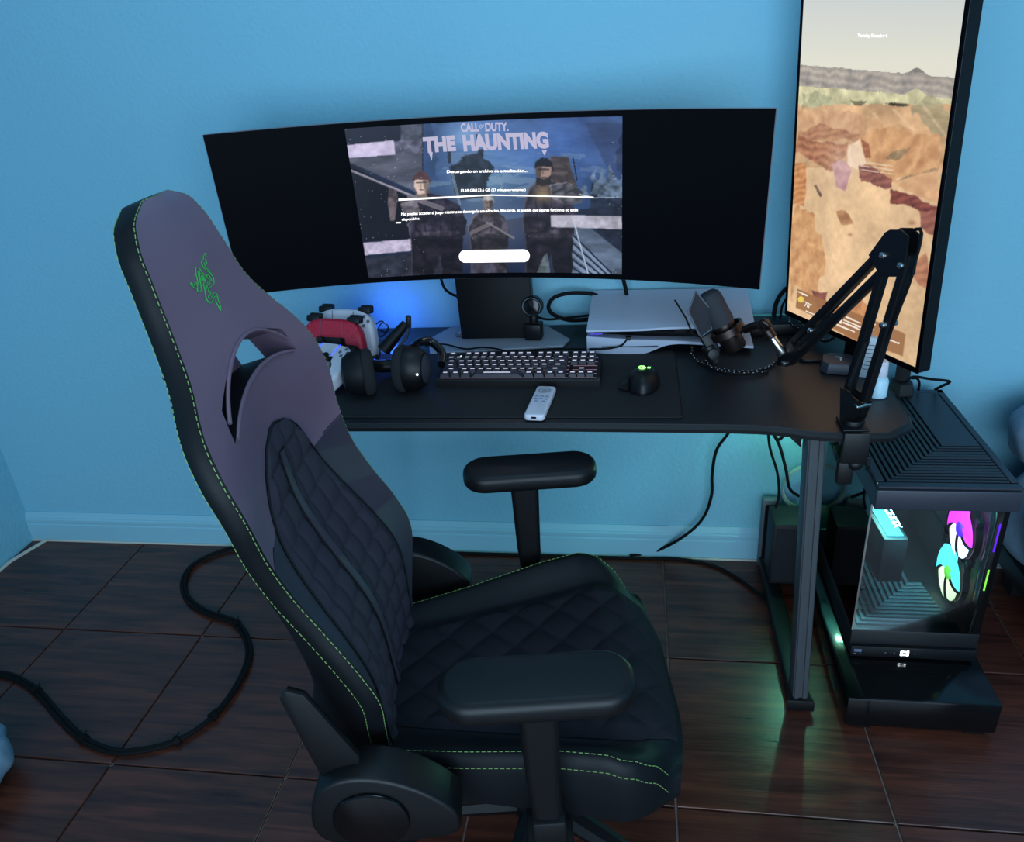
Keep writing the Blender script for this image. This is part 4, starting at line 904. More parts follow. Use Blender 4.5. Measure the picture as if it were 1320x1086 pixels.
# ------------------------------------------------------------------ PC tower on its low black box
PX0, PX1, PY0, PY1, PB = .490, .762, -.500, -.055, .104
pc = thing('pc_tower', 'black glass-fronted PC tower with glowing pink and cyan fans at right of desk', 'computer', (PX0, PY0, PB))
Wp = T(PX0, PY0, PB).inverted()
def pp_(g, name, m, parent=None, label=None, **k):
    o = g.obj(name, m, parent or pc, label, **k)
    if parent is None: o.matrix_parent_inverse = Wp
    return o
TT = .052                                        # height of the solid top cap
g = G(); g.box(((PX0+PX1)/2, (PY0-.026+PY1)/2, PZ-.006-TT/2), (PX1-PX0+.004, PY1-PY0+.026, TT-.004), bev=.004); pp_(g, 'top_cap', M['case'])
g = G(); g.box(((PX0+PX1)/2, (PY0+PY1)/2, PZ-.004), (PX1-PX0, .0, .0)) if False else None
GX0_, GX1_, GY0_, GY1_ = PX0+.022, PX1-.018, PY0-.002, PY1-.02
def lslat(off, wd, z0, z1, x0, x1, y0, y1, mx):  # L-shaped slat with a mitred corner, corner at (x0+off, y0+off)
    a, b = off, off+wd
    return [(x0+a, y1), (x0+a, y0+a), (mx(a), y0+a), (mx(b), y0+b), (x0+b, y0+b), (x0+b, y1)]
NS = 13
for k in range(NS):
    off = k*.0118; g = G()
    g.prism(lslat(off, .0074, 0, 0, GX0_, GX1_, GY0_, GY1_, lambda q: GX1_-q*.0), PZ-.0055, PZ+.0008, bev=.001, seg=1); pp_(g, 'slat', M['slat'])
g = G(); q = NS*.0118
g.prism([(GX0_+q, GY1_), (GX0_+q, GY0_+q), (GX1_, GY0_+q), (GX1_, GY1_)], PZ-.006, PZ+.001, bev=.001, seg=1)
for (cx, cy, dx, dy) in (((PX0+GX0_)/2-.001, (PY0+PY1)/2, GX0_-PX0-.006, PY1-PY0), ((PX1+GX1_)/2+.001, (PY0+PY1)/2, PX1-GX1_-.003, PY1-PY0), ((PX0+PX1)/2, (PY0-.026+GY0_)/2-.001, PX1-PX0, GY0_-PY0+.02), ((PX0+PX1)/2, (PY1+GY1_)/2, PX1-PX0, PY1-GY1_)):
    g.box((cx, cy, PZ-.0025), (dx, dy, .006), bev=.0015, seg=1)
pp_(g, 'top_frame', M['case'])
BZ = .072                                        # height of the bottom base of the tower
g = G(); g.box(((PX0+PX1)/2, (PY0+PY1)/2, PB+BZ/2+.002), (PX1-PX0, PY1-PY0, BZ-.004), bev=.004); pp_(g, 'bottom_base', M['casedk'])
g = G(); g.box(((PX0+PX1)/2, PY0-.004, PB+.017), (PX1-PX0-.004, .012, .030), bev=.002); cs = pp_(g, 'control_strip', M['black'])
g = G(); z = PB+.017
g.box((PX0+.118, PY0-.0105, z+.0045), (.017, .001, .004)); g.box((PX0+.118, PY0-.0105, z-.0045), (.017, .001, .004)); g.box((PX0+.1115, PY0-.0105, z), (.004, .001, .013)); g.box((PX0+.1245, PY0-.0105, z), (.004, .001, .013)); o = pp_(g, 'power_button', M['ledw'], None, 'lit square power button')
g = G()
for x in (.077, .096, .14): g.cyl((PX0+x, PY0-.009, z), (PX0+x, PY0-.0112, z), .0016, seg=8)
pp_(g, 'indicator', M['grey'])
g = G()
for k in range(3): g.box((PX0+.017, PY0-.0105, z+.006-k*.0028), (.016, .001, .0015))
g.box((PX0+.012, PY0-.0105, z-.006), (.006, .001, .0012)); g.box((PX0+.023, PY0-.0105, z-.006), (.003, .001, .0012)); pp_(g, 'small_mark', M['button'])
Z0, Z1 = PB+BZ, PZ-.006-TT
g = G(); g.box((PX1-.012, PY0+.016, (Z0+Z1)/2), (.022, .03, Z1-Z0), bev=.002); pp_(g, 'front_pillar', M['gloss'])
g = G(); g.box((PX1-.002, (PY0+PY1)/2, (Z0+Z1)/2), (.004, PY1-PY0-.01, Z1-Z0)); g.box(((PX0+PX1)/2, PY1-.003, (Z0+Z1)/2), (PX1-PX0-.01, .006, Z1-Z0)); pp_(g, 'back_panel', M['casedk'])
g = G(); g.box((PX1-.016, PY0+.0005, Z0+.26), (.003, .002, .07)); pp_(g, 'fan_reflection', M['fanp'], None, 'thin glowing bar for the violet fan reflection')  # glowing bar put in as the fan's reflection at the pillar
g = G(); g.box((PX1-.016, PY0+.0005, Z0+.15), (.003, .002, .055)); pp_(g, 'fan_reflection', M['fangr'], None, 'thin glowing bar for the green fan reflection')  # likewise for the lower fan's reflection
g = G(); g.box(((PX0+PX1)/2-.011, PY0+.002, (Z0+Z1)/2), (PX1-PX0-.026, .003, Z1-Z0)); pp_(g, 'front_glass', M['glass'], smooth=False)
g = G(); g.box((PX0+.002, (PY0+PY1)/2+.002, (Z0+Z1)/2), (.003, PY1-PY0-.012, Z1-Z0)); pp_(g, 'side_glass', M['glass'], smooth=False)
g = G(); g.box((PX0+.0015, PY0+.0015, (Z0+Z1)/2), (.0035, .0035, Z1-Z0)); pp_(g, 'glass_edge', M['chrome'])
# inner floor of L-shaped slats, open slots along the left
FX0, FX1, FY0, FY1 = PX0+.014, PX1-.05, PY0+.016, PY1-.03
for k in range(12):
    off = k*.0135; g = G(); g.prism(lslat(off, .008, 0, 0, FX0, FX1, FY0, FY1, lambda q: FX1-q*.15), Z0, Z0+.006, bev=.001, seg=1); pp_(g, 'floor_slat', M['pcfloor'])
for k in range(18):
    g = G(); g.box((FX0+.026, FY0+.05+k*.021, Z0+.004), (.05, .003, .004)); pp_(g, 'slot_bridge', M['pcfloor'])
# three side fans, motherboard, graphics card, cables
def fan(y, z, mats, hub):
    f = thing('x', '', ''); bpy.data.objects.remove(f)
    x = PX1-.028; Mx = T(x, y, z)@RY(-90)
    g = G(); g.lathe([(.0675, -.012), (.070, -.012), (.070, .003), (.0675, .003)], seg=36, Mx=Mx, ring=True)
    for a in (45, 135, 225, 315): g.box((.074*math.cos(rad(a)), .074*math.sin(rad(a)), -.004), (.02, .02, .014), bev=.003, Mx=Mx)
    fr = g.obj('fan', M['gloss'], pc); fr.matrix_parent_inverse = Wp
    g = G(); g.lathe([(.017, -.008), (.017, .010), (.014, .0125), (.002, .013)], seg=24, Mx=Mx); g.obj('hub', hub, fr)
    for k in range(5):
        def bl(i, j, k=k):
            r = .016+.050*i; a = rad(k*72+20)+rad(67)*j+rad(30)*i
            return Mx@Vector((r*math.cos(a), r*math.sin(a), .006+.005*j))
        g = G(); g.grid(bl, 6, 6); g.obj('blade', mats[k % len(mats)], fr)
fan(-.381, .376, [M['fanm'], M['fanw'], M['fanw'], M['fanm'], M['fanm']], M['fanp'])
fan(-.371, .248, [M['fanc'], M['fany'], M['fany'], M['fanc'], M['fanc']], M['fangr'])
g = G(); g.box((PX1-.03, PY1-.13, (Z0+Z1)/2), (.006, .2, Z1-Z0-.04)); mb_ = pp_(g, 'motherboard', M['casedk'])
for k in range(4):
    g = G(); g.box((PX1-.052, PY1-.10-k*.011, Z1-.10), (.04, .006, .11), bev=.001); g.obj('memory_stick', M['slat'], mb_)
g = G(); g.box((PX1-.06, PY1-.18, Z1-.1), (.05, .05, .02), bev=.003); g.cyl((PX1-.055, PY1-.14, Z1-.07), (PX1-.085, PY1-.14, Z1-.07), .03); g.obj('pump_block', M['bronze'], mb_)
gp = T(.560, -.335, .340)@RZ(3)
g = G(); g.box((0, 0, 0), (.052, .25, .118), bev=.004, Mx=gp); gc = pp_(g, 'graphics_card', M['casedk'])
g = G(); g.box((-.0, -.02, .0605), (.034, .19, .003), Mx=gp); ls = g.obj('lit_panel', mat('lit_card_edge', (60, 120, 130), .4, emit=(90, 190, 190), es=.75), gc)
me = text_mesh('GEFORCE RTX', .022, .0006); me.materials.append(M['ledw']); o = link('lit_lettering', me, ls); o.matrix_local = gp@T(.010, .06, .0622)@RZ(-90)
g = G(); g.box((PX0+.05, PY1-.02, Z1-.03), (.06, .008, .012)); g.box((PX0+.02, PY0+.22, Z1-.004), (.006, .30, .004)); pp_(g, 'light_strip', M['ledc'])
area('case_strip_light', (PX0+.05, PY0+.22, Z1-.008), (0, 0, 0), .015, .30, 4.0, (.28, 1.0, .85))
area('case_front_light', (.63, PY0+.03, Z1-.008), (0, 0, 0), .16, .012, 4.0, (.22, .95, 1.0))
g = G(); g.box((PX0-.003, PY1-.05, PZ-.03), (.004, .08, .008), bev=.001); pp_(g, 'rear_light_strip', M['ledgr'])
point('rear_glow', (PX0-.012, PY1-.03, PZ-.03), 1.9, (.30, 1.0, .62), .004)
for k, (r_, z_) in enumerate(((.040, 0), (.034, .004), (.028, .008))):
    g = G(); g.tube([(PX0+.055+.6*r_*math.cos(rad(a)), PY0+.17+.012*k+r_*math.cos(rad(a))*.5, Z1-.045+r_*math.sin(rad(a))) for a in range(0, 360, 15)], .0035, 8, closed=True); pp_(g, 'coiled_cable', M['tube'])
g = G(); g.tube([(PX0+.03, PY1-.05, Z1-.02), (PX0+.05, PY0+.22, Z1-.06), (PX0+.10, PY0+.16, Z1-.035), (PX1-.12, PY0+.2, Z1-.03), (PX1-.07, PY1-.14, Z1-.07)], .006, 8, smooth=8)
g.tube([(PX0+.05, PY1-.05, Z1-.03), (PX0+.10, PY0+.25, Z1-.10), (PX0+.14, PY0+.2, Z1-.05), (PX1-.07, PY1-.16, Z1-.08)], .005, 8, smooth=8); pp_(g, 'cooling_hose', M['matte'])
# low box underneath, open feet
bx = thing('low_box', 'low glossy black box on floor carrying the PC tower, topped by a reflection', 'box', (0, 0, 0))
bx['label'] = 'low glossy black box on the floor under the PC tower'
g = G(); g.box((.617, -.35, .058), (.312, .566, .083), bev=.006); g.obj('body', M['gloss'], bx)
for x in (.50, .735):
    for y in (-.60, -.10):
        g = G(); g.box((x, y, .0095), (.045, .045, .016), bev=.003); g.obj('foot', M['rubber'], bx)

# ------------------------------------------------------------------ boxes and coil behind the desk leg
sb = thing('black_floor_box', 'matte black box standing on the back of the right desk foot', 'box', (.412, -.125, .0405), 0)
g = G(); g.box((0, 0, .098), (.092, .10, .195), bev=.006); g.obj('body', M['matte'], sb)
g = G(); g.box((-.0, -.0512, .098), (.078, .003, .17), bev=.001); g.obj('front_cloth', M['foam'], sb)
fb = thing('grey_panel_box', 'narrow grey box standing at the wall behind the black floor box', 'box', (.378, -.036, .0012), 0)
g = G(); g.box((0, 0, .115), (.045, .022, .23), bev=.004); g.obj('body', M['grey'], fb)
g = G(); g.box((0, -.0112, .115), (.03, .001, .20)); g.obj('face', M['metal'], fb)
cl = thing('coiled_cable', 'pale coiled cable hanging in a ring behind the right desk leg beside the PC tower', 'cable', (.480, -.024, .262))
for k in range(3):
    g = G(); g.tube([((.070+.004*k)*math.cos(rad(a))+.003*k, -.003*k, (.072+.003*k)*math.sin(rad(a))-.003*k) for a in range(0, 360, 12)], .0032, 7, closed=True); g.obj('loop', M['tube'], cl)
g = G(); g.tube([(.06, -.01, .05), (.08, -.008, .02), (.10, -.01, .08)], .0028, 6, smooth=6); g.tube([(.03, -.01, -.07), (.06, -.012, -.02), (.09, -.012, .06)], .0022, 6, smooth=6); g.obj('loose_end', M['tube'], cl)
g = G(); g.cyl((0, .023, .066), (0, -.016, .066), .004); g.obj('hook', M['black'], cl)

# ------------------------------------------------------------------ cables
def cable(name, label, pts, r, m=None, cat='cable', sm=8, group=None, extra=None):
    g = G(); g.tube(pts, r, 8, smooth=sm); o = g.obj(name, m or M['rubber']); tag(o, label, cat, group)
    return o
zf = .0085
fl = [(-30, 868), (10, 873), (45, 893), (75, 927), (105, 955), (140, 970), (175, 970), (225, 957), (272, 926), (305, 882), (319, 840), (303, 806), (262, 790), (238, 770), (236, 745), (255, 724), (300, 708), (360, 706)]
pts = [at_z(x, y, zf) for x, y in fl]
c1 = cable('floor_cable', 'thick black tied cable bundle looping over the floor left of the chair', pts, .0058)
g = G(); g.tube([q+Vector((.007, .007, .002)) for q in pts], .0052, 8, smooth=8); g.obj('second_strand', M['rubber'], c1)
for i in (2, 4, 7, 8, 11):
    g = G(); d = (pts[i+1]-pts[i-1]).normalized(); g.cyl(pts[i]-d*.006+Vector((.0035, .0035, .001)), pts[i]+d*.006+Vector((.0035, .0035, .001)), .0125, seg=12)
    g.tube([pts[i]+Vector((0, .008, .006)), pts[i]+Vector((.004, .02, .012))], .0016, 5); g.obj('cable_tie', M['rubber'], c1)
wl = [(500, 706), (560, 705), (620, 706), (690, 709), (760, 711), (830, 713), (880, 718), (930, 735), (975, 765), (998, 784)]
cable('skirting_cable', 'black cable lying along the foot of the back wall to the desk leg', [Vector((q.x, min(q.y, -.029), .0062)) for q in (at_z(x, y-1, .006) for x, y in wl)], .0048)
hg = [at_y(942, 552, -.045), at_y(924, 580, -.04), at_y(918, 612, -.035), at_y(917, 640, -.03), at_y(905, 670, -.03), at_y(878, 694, -.04), at_z(842, 712, .016), at_z(812, 716, .0105)]
cable('hanging_cable', 'black cable drooping down the wall from under the desk to the baseboard', [hg[0]+Vector((.01, 0, .10))]+hg, .0045)
cable('thin_desk_cable', 'thin black cable hanging straight down left of the right desk leg', [at_y(990, 540, -.10), at_y(992, 575, -.10), at_y(1002, 610, -.10), at_y(1004, 638, -.11), at_y(1000, 655, -.12)], .0035)
cable('knotted_desk_cable', 'black looped cable hanging under the desk right beside the leg', [at_y(1003, 552, -.2), at_y(1009, 562, -.2), at_y(1003, 567, -.2), at_y(997, 560, -.2), at_y(1005, 575, -.2), at_y(1013, 605, -.19), at_y(1018, 630, -.17), at_y(1030, 640, -.15)], .004)
zk = DZ+.012
cable('keyboard_cable', 'thin black keyboard cable crossing the monitor base plate in a wave', [at_z(548, 446, zk-.006), at_z(572, 444, zk), at_z(600, 450, zk), at_z(622, 448, zk), at_z(645, 451, zk), at_z(663, 458, zk+.006)], .0022)
cable('usb_cable', 'thin black cable from the keyboard to the front port of the white console', [at_z(682, 453, zk+.003), at_z(700, 451, zk), at_z(745, 450, zk), at_z(780, 450, zk+.012), at_y(800, 446, -.235), at_y(808, 438, -.228)], .0024)
g = G(); g.box(at_y(810, 436, -.222), (.012, .016, .008), bev=.001); tag(g.obj('usb_plug', M['black']), 'small black plug in the front port of the white console', 'plug')
cable('monitor_power_cable', 'black cable with plug hanging behind wide monitor left of its stand', [at_y(566, 350, -.09), at_y(572, 370, -.08), at_y(580, 378, -.07), at_y(590, 382, -.065), at_y(604, 383, -.06)], .0035)
g = G(); g.cyl(at_y(588, 382, -.066), at_y(603, 383, -.061), .0062, seg=12, bev=.001); tag(g.obj('cable_plug', M['rubber']), 'black barrel plug on the cable left of the monitor stand', 'plug')
cable('console_cable', 'thick black cable curving in a half loop behind white console', [at_y(778, 385, -.03), at_y(762, 379, -.035), at_y(735, 378, -.04), at_y(714, 384, -.045), at_y(707, 396, -.05), at_y(714, 406, -.05), at_y(735, 413, -.045), at_y(760, 412, -.03)], .0052)
cable('webcam_cable', 'thin black cable trailing from webcam along the desk back edge', [at_y(690, 408, -.10), at_y(706, 412, -.07), at_y(730, 410, -.05), at_y(765, 406, -.03)], .003)
cable('wall_cable', 'short black cable dropping behind the monitor above the console', [at_y(798, 345, -.06), at_y(804, 362, -.05), at_y(808, 382, -.04), at_y(808, 400, -.03)], .005)
cable('display_cable', 'black cable rising behind left edge of the portrait monitor', [at_y(997, 412, -.05), at_y(1000, 393, -.05), at_y(1008, 378, -.055), at_y(1022, 366, -.06)], .0055)
cable('second_display_cable', 'thinner black cable beside the one at portrait monitor left edge', [at_y(1006, 412, -.05), at_y(1008, 396, -.05), at_y(1015, 384, -.055), at_y(1026, 378, -.06)], .003)
# braided microphone cable with pale flecks
bz_ = DZ+.004
br = [at_y(893, 447, -.25), at_z(892, 458, bz_+.01), at_z(902, 468, bz_), at_z(925, 476, bz_), at_z(955, 480, bz_), at_z(983, 477, bz_), at_z(1003, 466, bz_+.004), at_z(1012, 458, .775)]
bc = cable('braided_cable', 'black braided cable with pale flecks looping on desk under the microphone', br, .0032)
def flecks(path, step, r):
    P = smoothpath(path, 10); g = G(); acc = 0; n = 0
    for a, b in zip(P[:-1], P[1:]):
        acc += (b-a).length
        if acc > step:
            acc = 0; n += 1; d = (b-a).normalized(); s = d.cross(Vector((0, 0, 1))).normalized()
            g.box((0, 0, 0), (.0028, .0016, .0012), Mx=T(*(a+Vector((0, 0, r*.9))+s*(.0012 if n % 2 else -.0012)))@RZ(math.degrees(math.atan2(d.y, d.x))+(30 if n % 2 else -30)))
    return g
flecks(br, .0058, .0032).obj('flecks', M['braid_w'], bc, kind='stuff')
br2 = [at_z(910, 464, bz_+.01), at_z(915, 473, bz_+.003), at_z(935, 480, bz_+.003), at_z(965, 482, bz_+.003), at_z(990, 480, bz_)]
bc2 = cable('braided_cable', 'second strand of flecked braided cable ending near the boom tip', br2, .003)
flecks(br2, .0058, .003).obj('flecks', M['braid_w'], bc2, kind='stuff')
br3 = [at_z(1075, 436, DZ+.05), at_z(1062, 440, DZ+.03), at_z(1052, 432, DZ+.02), at_z(1040, 418, DZ+.03), at_z(1030, 424, DZ+.02), at_z(1018, 416, DZ+.03), at_z(1022, 404, DZ+.03)]
bc3 = cable('braided_cable', 'tangled flecked braided cable under the portrait monitor', br3, .0035)
flecks(br3, .0058, .0035).obj('flecks', M['braid_w'], bc3, kind='stuff')
cable('antenna_cable', 'thin black cable running right from antenna over the PC tower', [at_z(1168, 492, .66), at_z(1178, 486, .66), at_z(1200, 489, .65), at_z(1224, 492, .64), at_z(1214, 498, .62), at_z(1206, 502, PZ+.008)], .0034)
cable('antenna_loop_cable', 'short black cable arching down from antenna onto the PC tower', [at_z(1176, 488, .65), at_z(1182, 488, .655), at_z(1185, 494, .63), at_z(1184, 503, PZ+.006)], .003)
cable('earphone_cable', 'thin dark tangled earphone cable behind white controller', [at_y(478, 430, -.12), at_y(483, 420, -.10), at_y(492, 414, -.09), at_y(500, 420, -.09), at_y(497, 428, -.10), at_y(488, 424, -.10), at_y(494, 416, -.09), at_y(501, 424, -.10), at_y(492, 434, -.12), at_y(485, 430, -.13)], .0017)
# dark box of cables behind the microphone end of the desk
cb = thing('cable_adapter', 'black power adapter lying behind the boom tip at the back of the desk', 'adapter', (.335, -.085, DZ), 4)
g = G(); g.box((0, 0, .016), (.12, .07, .030), bev=.006); g.obj('body', M['black'], cb)
g = G(); g.tube([(.06, 0, .016), (.09, .01, .018), (.12, -.02, .01), (.13, -.06, .005)], .003, 6, smooth=5); g.obj('lead', M['rubber'], cb)

# ------------------------------------------------------------------ gaming chair
ch = thing('gaming_chair', 'black gaming chair with quilted seat, green stitching and green snake emblem', 'chair', (-.165, -.93, 0), 9)
U0, ZB, REC = -.28, .45, rad(14)
HK = np.array([-.05, 0, .07, .14, .21, .28, .35, .42, .49, .56, .60, .65, .70, .77, .82, .845, .858])
WK = np.array([.150, .172, .200, .222, .226, .223, .226, .238, .251, .246, .226, .182, .150, .128, .108, .080, .040])
NK = np.array([.030, .040, .064, .086, .080, .064, .051, .051, .060, .057, .051, .045, .038, .037, .036, .035, .033])
DKk = np.array([.110, .112, .112, .10, .085, .070, .060, .054, .052, .052, .050, .044, .03, .018, .012, .010, .008])
def cub(xk, yk):
    m = np.gradient(yk, xk)
    def f(x):
        x = min(max(x, xk[0]), xk[-1]); i = min(max(np.searchsorted(xk, x)-1, 0), len(xk)-2); h = xk[i+1]-xk[i]; t = (x-xk[i])/h
        return float((2*t**3-3*t*t+1)*yk[i]+(t**3-2*t*t+t)*h*m[i]+(-2*t**3+3*t*t)*yk[i+1]+(t**3-t*t)*h*m[i+1])
    return f
fw, fn, fd = cub(HK, WK), cub(HK, NK), cub(HK, DKk)
def ncen(h):
    lo = .006+.034*math.exp(-((h-.15)/.15)**2); k = min(1, max(0, (h-.36)/.30)); k = k*k*(3-2*k); return lo*(1-k)+(fn(min(max(h, .64), .858))+.004)*k
def nfront(s, h):
    w_ = fw(h); k = min(1, abs(s)/w_); m_ = min(1, max(0, (h-.36)/.26)); m_ = m_*m_*(3-2*m_); b = k*k*(3-2*k)*m_+(k**2.6)*(1-m_)
    return ncen(h)+(fn(h)-ncen(h))*b
def BP(s, h, n): return Vector((U0+n*math.cos(REC)-h*math.sin(REC), s, ZB+h*math.cos(REC)+n*math.sin(REC)))
def warp(h, s):                                 # rows bend into the arch of the opening
    k = min(abs(s), .19)/.15
    if h <= .42 or h >= .80: return h
    if h < .592: a = .030*(h-.42)/(.592-.42)
    elif h < .645: a = .030+.030*(h-.592)/(.645-.592)
    else: a = .060*(.80-h)/(.80-.645)
    return h-a*k*k
hrow = sorted(set(np.round(np.concatenate([np.linspace(-.05, .592, 44), np.linspace(.592, .645, 7), np.linspace(.645, .82, 18), np.linspace(.82, .858, 9)]), 5)))
NC = 44
t = bmesh.new(); Fr = []; Bk = []; Sd = []
for h in hrow:
    rf, rb = [], []; w_ = fw(h)
    for j in range(NC+1):
        k = -1+2*j/NC; s = k*w_; hh = warp(h, s); w2 = fw(hh); s = k*w2
        n = nfront(s, hh); nb = fn(hh)-.030
        rf.append(t.verts.new(BP(s*.992, hh, n)))
        ak = abs(k); wk = max(0, 1-abs(hh-.605)/.11); wk = 0
        k2 = (ak*(1-wk) if ak <= .66 else .66*(1-wk)+(ak-.66)*(1-.66*(1-wk))/.34)*(1 if k > 0 else -1)
        rb.append(t.verts.new(BP(k2*w2, hh, nb-fd(hh)*(1-abs(k)**(2.4+5*max(0, 1-hh/.45))))))
    Fr.append(rf); Bk.append(rb)
    sd = []
    for sg in (-1, 1):
        hh = warp(h, w_); w2 = fw(hh); nb = fn(hh); sd.append([t.verts.new(BP(sg*(w2+.004), hh, nb-.007)), t.verts.new(BP(sg*(w2+.005), hh, nb-.022))])
    Sd.append(sd)
i0, i1 = hrow.index(.592), hrow.index(.645)
hole = lambda i, j: i0 <= i < i1 and abs(-1+2*(j+.5)/NC) < .66
nR = len(hrow)
for i in range(nR-1):
    for j in range(NC):
        if hole(i, j): continue
        f = t.faces.new((Fr[i][j], Fr[i+1][j], Fr[i+1][j+1], Fr[i][j+1]))
        if hrow[i] < .395: f.material_index = 2  # wings below the cross seam take the leather darkened for shade
        f2 = t.faces.new((Bk[i][j], Bk[i][j+1], Bk[i+1][j+1], Bk[i+1][j])); f2.material_index = 1
    for sg, jj in ((0, 0), (1, NC)):
        ch_ = [Fr[i][jj], Sd[i][sg][0], Sd[i][sg][1], Bk[i][jj]]; c2 = [Fr[i+1][jj], Sd[i+1][sg][0], Sd[i+1][sg][1], Bk[i+1][jj]]
        for q in range(3): f = t.faces.new((ch_[q], ch_[q+1], c2[q+1], c2[q])); f.material_index = 1
for i in (0, nR-1):
    for j in range(NC): f = t.faces.new((Fr[i][j], Fr[i][j+1], Bk[i][j+1], Bk[i][j])); f.material_index = 1
    for sg, jj in ((0, 0), (1, NC)): f = t.faces.new((Fr[i][jj], Sd[i][sg][0], Sd[i][sg][1], Bk[i][jj])); f.material_index = 1
for i in range(i0, i1):                          # walls of the opening
    js = [j for j in range(NC) if hole(i, j)]; ja, jb = js[0], js[-1]+1
    for jj in (ja, jb): t.faces.new((Fr[i][jj], Fr[i+1][jj], Bk[i+1][jj], Bk[i][jj]))
for j in range(NC):
    if hole(i0, j):
        for i in (i0, i1): f = t.faces.new((Fr[i][j], Fr[i][j+1], Bk[i][j+1], Bk[i][j])); f.material_index = 1 if i == i0 else 0
g = G(); bmesh.ops.recalc_face_normals(t, faces=t.faces)
me = bpy.data.meshes.new('backrest'); t.to_mesh(me); t.free(); me.polygons.foreach_set('use_smooth', [True]*len(me.polygons)); me.set_sharp_from_angle(angle=rad(42))
me.materials.append(M['leather']); me.materials.append(M['leatherdk']); me.materials.append(M['leatherlo']); backrest = link('backrest', me, ch)
g = G()                                          # padded inner panel standing behind the opening
def ipan(i, j): s_ = -.098+.196*i; h = .535+.115*j; return BP(s_, h, fn(h)-.058-.010*(2*i-1)**4)
g.grid(ipan, 12, 8); g.grid(lambda i, j: ipan(i, j)-Vector((.008, 0, 0)), 12, 8); g.obj('inner_panel', M['leather'], ch)
# quilted centre pad of the backrest
PWh = cub(np.array([-.04, 0, .06, .14, .25, .34, .40, .44, .47, .492, .505]), np.array([.150, .158, .165, .168, .155, .138, .122, .104, .080, .048, .010]))
def quilt(s, h, sp=.051, sq=.046): return (abs(math.sin(PI*h/sp))*abs(math.sin(PI*(s/sq+.5))))**.35
def padfn(i, j):
    h = -.04+.545*i; k = -1+2*j; s = k*PWh(h); e = min(1, (1-abs(k))*7, (1-i)*14)
    return BP(s, h, nfront(s, h)+.0015+e*(.003+.0095*quilt(s, h)))
g = G(); g.grid(padfn, 130, 90); g.obj('quilted_back_pad', M['quiltback'], ch, 'quilted fabric pad of the backrest', angle=180)
g = G(); g.tube([BP(sg*PWh(h), h, nfront(PWh(h), h)+.0018) for sg, h in [(-1, a) for a in np.linspace(-.04, .505, 40)]+[(1, a) for a in np.linspace(.505, -.04, 40)]], .0022, 6); g.obj('pad_piping', M['leatherdk'], ch)
g = G(); g.grid(lambda i, j: BP(-.014+.024*j-.012, -.03+.50*i, nfront(0, -.03+.50*i)+.0125+.003*math.sin(PI*j)), 60, 6); g.obj('centre_strip', M['leatherlo'], ch)
g = G()
for s in (-.026, -.002): g.tube([BP(s, h, nfront(0, h)+.0128) for h in np.linspace(-.03, .47, 40)], .0011, 5)
g.obj('strip_seam', M['leatherdk'], ch)
g = G(); g.tube([BP(s, .4-.0*s, nfront(s, .4)+.0006) for s in np.linspace(fw(.4)*.72, fw(.4), 10)], .0009, 5); g.tube([BP(-s, .4, nfront(s, .4)+.0006) for s in np.linspace(fw(.4)*.72, fw(.4), 10)], .0009, 5); g.obj('cross_seam', M['leatherdk'], ch)
# piped lips round the opening
g = G()
for hh0 in (.592, .645):
    pts = []
    for s in np.linspace(-.153, .153, 40): q = warp(hh0, s); pts.append(BP(s, q, nfront(s, q)+.001))
    g.tube(pts, .0028, 6)
g.obj('opening_piping', M['leather'], ch)
def dashes(path, L=.0060, gap=.0034, r=.00062):
    P = smoothpath(path, 6); g = G(); cum = [0]
    for a, b in zip(P[:-1], P[1:]): cum.append(cum[-1]+(b-a).length)
    A = np.array([tuple(q) for q in P]); f = lambda s: Vector([float(np.interp(s, cum, A[:, k])) for k in range(3)])
    s = 0
    while s+L < cum[-1]: g.tube([f(s), f(s+L)], r, 4); s += L+gap
    return g
hs_ = np.linspace(-.045, .858, 60)
def edge_path(sg, dn, ds): return [BP(sg*(fw(warp(h, fw(h)))+ds), warp(h, fw(h)), fn(warp(h, fw(h)))+dn) for h in hs_]
for sg in (-1, 1):
    pth = edge_path(sg, -.001, .0024)
    if sg < 0: pth = pth+[BP(s, .8585, .034) for s in np.linspace(-.03, .03, 6)]
    dashes(pth).obj('stitching', M['stitch'], ch, 'green stitching', kind='stuff')
    dashes(edge_path(sg, -.0285, .003)).obj('stitching', M['stitch'], ch, 'green stitching', kind='stuff')
